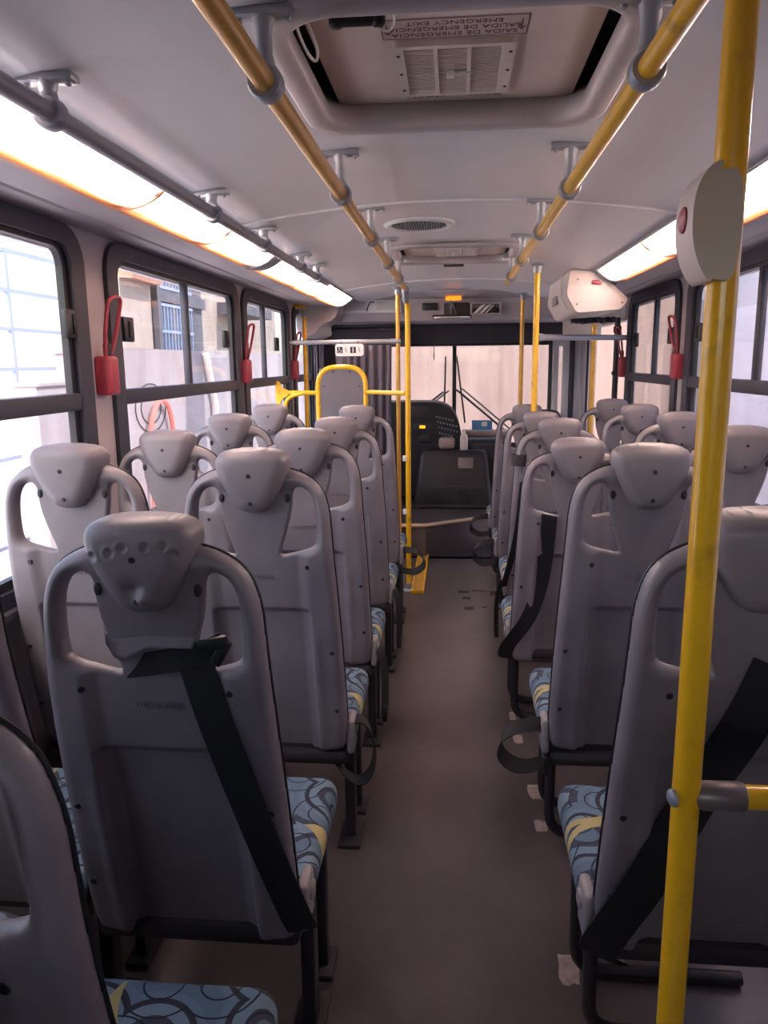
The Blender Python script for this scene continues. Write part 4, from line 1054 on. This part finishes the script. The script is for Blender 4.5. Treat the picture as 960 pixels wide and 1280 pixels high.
# engine cover
t = empty('engine_cover', (0, 6.4, .238)); tag(t, 'dark padded engine cover beside the driver with an access flap', 'engine cover'); L = Vector(t.location)
mb = MB(); V = []; Fc = []
secs = [(.242, 6.37, .335), (.30, 6.37, .33), (.42, 6.385, .315), (.56, 6.42, .30), (.66, 6.45, .29), (.70, 6.47, .28), (.715, 6.48, .26)]
for z, yf, hw in secs:
    for p in rrect(-hw, hw, yf, 6.585, .05, 4): V.append((p[0]-.005, p[1]-L.y, z-L.z))
n = len(V)//len(secs)
for i in range(len(secs)-1):
    for k in range(n): Fc.append((i*n+k, i*n+(k+1) % n, (i+1)*n+(k+1) % n, (i+1)*n+k))
Fc.append(tuple(range(n))); Fc.append(tuple((len(secs)-1)*n+k for k in range(n)))
mb.add(V, Fc).build('cover_shell', M['leather'], t, ang=50)
MB().box((.02, -.010, .115), (.46, .02, .16), .01, Matrix.Rotation(-.06, 3, 'X')).build('front_panel', M['darkpanel'], t)
MB().prism(rrect(.045, .115, .04, .135, .01), lambda a, b, q: (a, q, b), -.026, -.014, [rrect(.055, .105, .05, .12, .006)]).build('flap_frame', M['black'], t)
MB().box((.10, .036, .375), (.13, .012, .10), .006, Matrix.Rotation(-.35, 3, 'X')).build('label_plate', M['clamp'], t)
mb = MB()
mb.ribbon([(p, (0, .3, 1)) for p in smooth_path([(-.34, -.04, .015), (-.2, -.05, .03), (0, -.05, .022), (.2, -.05, .03), (.33, -.04, .02)], 2)], .02, .012); mb.build('base_gasket', M['black'], t)
tag(MB().b2((-.28, 6.34, .238), (.30, 6.365, .262), .006).build('trim_5', M['black']), kind='structure')
# soft bag and bottle on the cover
tag(MB().b2((.10, 6.60, .238), (.44, 6.84, .80), .06, 4).build('padded_case', M['leather']), 'dark padded case standing behind the engine cover under the windscreen', 'case')
t = empty('water_bottle', (.085, 6.53, .712)); tag(t, 'pale plastic bottle standing on the engine cover', 'bottle')
MB().lathe((0, 0, 0), (0, 0, 1), [(0, .03), (.01, .034), (.10, .034), (.125, .03), (.145, .016), (.15, .014)], 18).build('bottle_body', M['cream'], t)
MB().lathe((0, 0, .15), (0, 0, 1), [(0, .016), (.022, .016), (.024, .013)], 14).build('cap', M['white'], t)
tag(MB().b2((.08, 6.86, .80), (1.0, 7.046, .845), .01).b2((.10, 7.0, .24), (.5, 7.046, .81)).build('windscreen_ledge', M['tan']), 'tan ledge along the bottom of the windscreen', 'ledge')
t = empty('folded_leaflet', (.25, 6.93, .846)); tag(t, 'small blue leaflet standing on the windscreen ledge', 'leaflet')
MB().box((0, 0, .045), (.18, .004, .088), 0, Matrix.Rotation(-.2, 3, 'X')).build('leaflet_sheet', M['blue'], t)
MB().box((.02, -.009, .055), (.05, .002, .04), 0, Matrix.Rotation(-.2, 3, 'X')).build('leaflet_print', M['white'], t)
# wipers outside the windscreen
def wiper(pts, blade, label):
    o = empty('windscreen_wiper', pts[0]); tag(o, label, 'wiper'); p0 = Vector(pts[0])
    MB().tube([Vector(p)-p0 for p in pts], .010, 8).tube([Vector(p)-p0+Vector((.05, 0, .01)) for p in pts], .007, 8).build('wiper_arm', M['black'], o)
    MB().tube([Vector(p)-p0 for p in blade], .008, 8).build('wiper_blade', M['black'], o)
wiper([(.46, 7.14, .83), (.02, 7.13, 1.20)], [(.10, 7.115, .90), (.02, 7.115, 1.50)], 'right windscreen wiper slanting up from the right to the centre post')
wiper([(-.40, 7.14, .95), (-.10, 7.13, 1.18)], [(-.09, 7.115, 1.02), (-.08, 7.115, 1.50)], 'left windscreen wiper slanting up to the centre post')

# ------------------------------------------------------------------ things on the floor
t = empty('yellow_floor_strip', (-.225, 4.7, 0)); tag(t, 'yellow metal floor strip beside the foot of the yellow pole', 'floor plate')
MB().b2((-.04, 0, 0), (.04, .95, .008)).build('plate', M['brass'], t)
MB().b2((-.042, -.002, 0), (-.03, .95, .022), .003).b2((.03, -.002, 0), (.042, .95, .022), .003).b2((-.042, -.004, 0), (.042, .012, .022), .003).build('raised_edge', M['yellow'], t)
def patch(x, y, w, h, m, label, seed):
    rg = random.Random(seed); P = []
    for k in range(14):
        a = 2*PI*k/14; q = 1/max(abs(math.cos(a)), abs(math.sin(a)))*rg.uniform(.75, 1.0)
        P.append((x+w/2*math.cos(a)*q, y+h/2*math.sin(a)*q))
    o = MB().prism(P, lambda a, b, q: (a, b, q), .0003, .002).build('floor_patch', m, flat=True)
    tag(o, label, 'floor patch', 'worn patches on the aisle floor')
patch(.284, 2.427, .045, .10, M['patch'], 'pale peeled patch on the floor ahead of the near right blue cushion', 1)
patch(.287, 2.228, .045, .07, M['patch'], 'pale rectangular patch on the floor level with the near right blue cushion', 2)
patch(.252, 3.0, .03, .08, M['patch'], 'small pale patch on the floor inside the right belt loop', 3)
patch(.262, 2.80, .04, .08, M['patch'], 'pale patch on the floor beside the right belt loop', 4)
patch(.290, 1.64, .055, .10, M['patch'], 'pale patch on the floor under the hanging end of the near right strap', 5)
patch(.413, 1.715, .04, .09, M['patch'], 'pale patch on the floor under the near right seat beside the strap end', 6)
mk = MB()
for a, b, w, h in ((.07, 4.75, .07, .05), (.17, 4.78, .10, .025), (.26, 4.73, .05, .09), (.085, 4.62, .05, .05), (.10, 4.42, .055, .05), (.19, 4.44, .03, .02), (.27, 4.42, .05, .03)):
    mk.box((a, b, .001), (w, h, .0016))
tag(mk.build('floor_marking', M['floorline'], flat=True), 'faint dark rectangular markings on the floor in the middle of the aisle', 'floor marking')
mk = MB()
# ------------------------------------------------------------------ outside
GZ = -1.0
tag(MB().b2((-30, -14, GZ-.1), (14, 24, GZ)).build('ground_yard', M['ground'], flat=True), kind='structure')
tag(MB().b2((-2.0, 11.0, GZ), (9, 11.3, 5.2)).build('wall_yard_front', M['frontwall'], flat=True), kind='structure')
tag(MB().b2((3.0, -8, GZ), (3.2, 11, 1.98)).build('wall_yard_right', M['whitewall'], flat=True), kind='structure')
tag(MB().b2((3.03, -8, 1.98), (3.2, 11, 4.7)).build('wall_yard_right_upper', M['shadedwall'], flat=True), kind='structure')  # built high to block the sun; its grey stands for roof shade
tag(MB().b2((2.93, 9.6, GZ), (2.999, 10.9, 2.15), .01).b2((2.90, 9.7, GZ+.1), (2.94, 10.8, 2.05), .01).build('grey_shed_door', M['housegrey'], flat=True), 'grey door on the white wall seen through the farther right window', 'door')
# low retaining wall and house on the left
tag(MB().b2((-3.9, 8.2, GZ), (-3.6, 24, 1.64)).build('wall_yard_left', M['yardwall'], flat=True), kind='structure')
t = empty('house', (-6, 15, GZ)); tag(t, 'pale house with barred windows beyond the yard wall', 'house'); L = Vector(t.location)
MB().b2((-3, -1.2, 0), (-.02, 11, 5.6)).build('house_wall', M['house'], t, flat=True)
MB().b2((-.02, .25, 0), (.0, 3.3, 5.6)).b2((-.02, .25, 0), (.12, .42, 5.6)).b2((-.0, .25, 3.72), (.10, 3.3, 3.95)).build('grey_bay', M['housegrey'], t, flat=True)
MB().b2((-.02, 4.6, 3.7), (.7, 7.5, 4.0)).build('balcony', M['housegrey'], t, flat=True)
MB().b2((-3.3, -1.5, 5.6), (.4, 11.3, 5.8)).build('house_roof', M['roof'], t, flat=True)
MB().b2((-.02, -1.2, 4.0), (.25, .2, 4.25)).build('eaves_ledge', M['roof'], t, flat=True)
for z0, z1 in ((2.6, 3.66), (4.0, 5.0)):
    w = MB().b2((.0, .45, z0), (.03, 2.4, z1)).build('house_window', M['panewin'], t, flat=True)
    mb = MB()
    for k in range(11): mb.b2((.05, .47+.185*k, z0), (.08, .51+.185*k, z1))
    for z in (z0, (z0+z1)/2, z1): mb.b2((.05, .45, z-.03), (.09, 2.4, z+.03))
    mb.build('window_bars', M['gate'], w, flat=True)
# masonry blocks, gate at the left
tag(MB().b2((-4.38, 7.38, GZ), (-4.15, 8.15, 1.27), .01).b2((-4.41, 7.36, 1.25), (-4.12, 8.17, 1.29), .008).build('masonry_pier', M['yardwall']), 'low masonry pier with a capping slab outside the first left window', 'pier')
tag(MB().b2((-5.0, 9.4, GZ), (-4.4, 9.9, 1.62), .01).b2((-5.03, 9.37, 1.6), (-4.37, 9.93, 1.66), .008).build('masonry_pier', M['yardwall']), 'taller masonry pier behind the low one outside the first left window', 'pier')
t = empty('yard_gate', (-5.4, 9.2, GZ)); tag(t, 'tall white lattice gate in the sunlit yard', 'gate')
for y in (-6.2, -4.8, -3.4, -2.0, -.05, 1.3): MB().b2((-.025, y-.03, 0), (.025, y+.03, 3.85)).build('gate_upright', M['gate'], t, flat=True)
for z in (.3, 1.35, 1.9, 2.42, 2.9, 3.36, 3.83): MB().b2((-.022, -6.2, z-.022), (.022, 1.3, z+.022)).build('gate_crossbar', M['gate'], t, flat=True)
tag(MB().b2((-13, -8, GZ), (-12.7, 30, 3.4)).build('wall_yard_far', M['white'], flat=True), kind='structure')
# drawn ring and hose on yard wall
t = empty('wall_drawing', (-3.595, 8.9, .95)); tag(t, 'thin dark ring drawn on the yard wall outside', 'wall drawing')
mb = MB()
for r in (.46, .30): mb.tube([(0, r*math.cos(2*PI*k/28), .62*r*math.sin(2*PI*k/28)) for k in range(28)], .008, 6, closed=True)
mb.build('ring_lines', M['darkpanel'], t)
tag(MB().tube(smooth_path([(-3.54, 8.66, GZ), (-3.54, 8.66, .66), (-3.54, 8.85, .95), (-3.54, 9.1, 1.06), (-3.54, 9.34, .95), (-3.54, 9.45, .6), (-3.54, 9.47, GZ)], 3), .03, 8).build('garden_hose', M['salmon']), 'salmon coloured hose arched against the yard wall', 'hose')
tag(MB().tube([(-3.54, 11.1, GZ), (-3.54, 11.2, .9), (-3.54, 11.0, 1.35), (-3.54, 10.9, 1.6)], .05, 8).build('drain_pipe', M['cream']), 'cream drain pipe on the yard wall farther forward', 'pipe')

# ------------------------------------------------------------------ light
w = bpy.data.worlds.new('sky'); S.world = w; w.use_nodes = True; nt = w.node_tree
sky = nt.nodes.new('ShaderNodeTexSky'); sky.sky_type = 'NISHITA'; sky.sun_disc = False; sky.sun_elevation = math.radians(50); sky.sun_rotation = math.radians(200); sky.air_density = 1; sky.dust_density = 3
bg = nt.nodes['Background']; bg.inputs['Strength'].default_value = .30
nt.links.new(sky.outputs['Color'], bg.inputs['Color'])
sl = bpy.data.lights.new('sun', 'SUN'); sl.energy = 1.75; sl.angle = math.radians(1); sl.color = (1, .96, .91)
so = bpy.data.objects.new('sun', sl); C.objects.link(so)
so.rotation_euler = Vector((-.62, -.16, -.77)).to_track_quat('-Z', 'Y').to_euler()

# ------------------------------------------------------------------ camera
f, roll = 956.9, .010962; cx0 = .0055
cr, sr = math.cos(roll), math.sin(roll)
dx, dy = 568.83-480, 452.35-640
u, v = (cr*dx-sr*dy)/f, (sr*dx+cr*dy)/f
n = math.sqrt(1+u*u+v*v); a = math.asin(u/n); p = math.atan2(-v, 1)
Fv = Vector((-math.sin(a)*math.cos(p), math.cos(a)*math.cos(p), -math.sin(p))); Rv = Vector((math.cos(a), math.sin(a), 0)); Dv = Fv.cross(Rv)
right = Rv*cr+Dv*sr; down = Dv*cr-Rv*sr
cam = bpy.data.cameras.new('camera'); cam.sensor_fit = 'VERTICAL'; cam.sensor_height = 36; cam.lens = f/1280*36; cam.clip_start = .02
co = bpy.data.objects.new('camera', cam); C.objects.link(co)
m = Matrix.Identity(4)
for i in range(3): m[i][0] = right[i]; m[i][1] = -down[i]; m[i][2] = -Fv[i]
m[0][3], m[1][3], m[2][3] = cx0, 0, 1.45
co.matrix_world = m; S.camera = co
S.view_settings.view_transform = 'Standard'; S.view_settings.look = 'None'; S.view_settings.gamma = 1; S.view_settings.use_curve_mapping = False
S.view_settings.exposure = 1.8
S.cycles.use_denoising = True; S.cycles.max_bounces = 8; S.cycles.transparent_max_bounces = 16
S.cycles.sample_clamp_indirect = 6
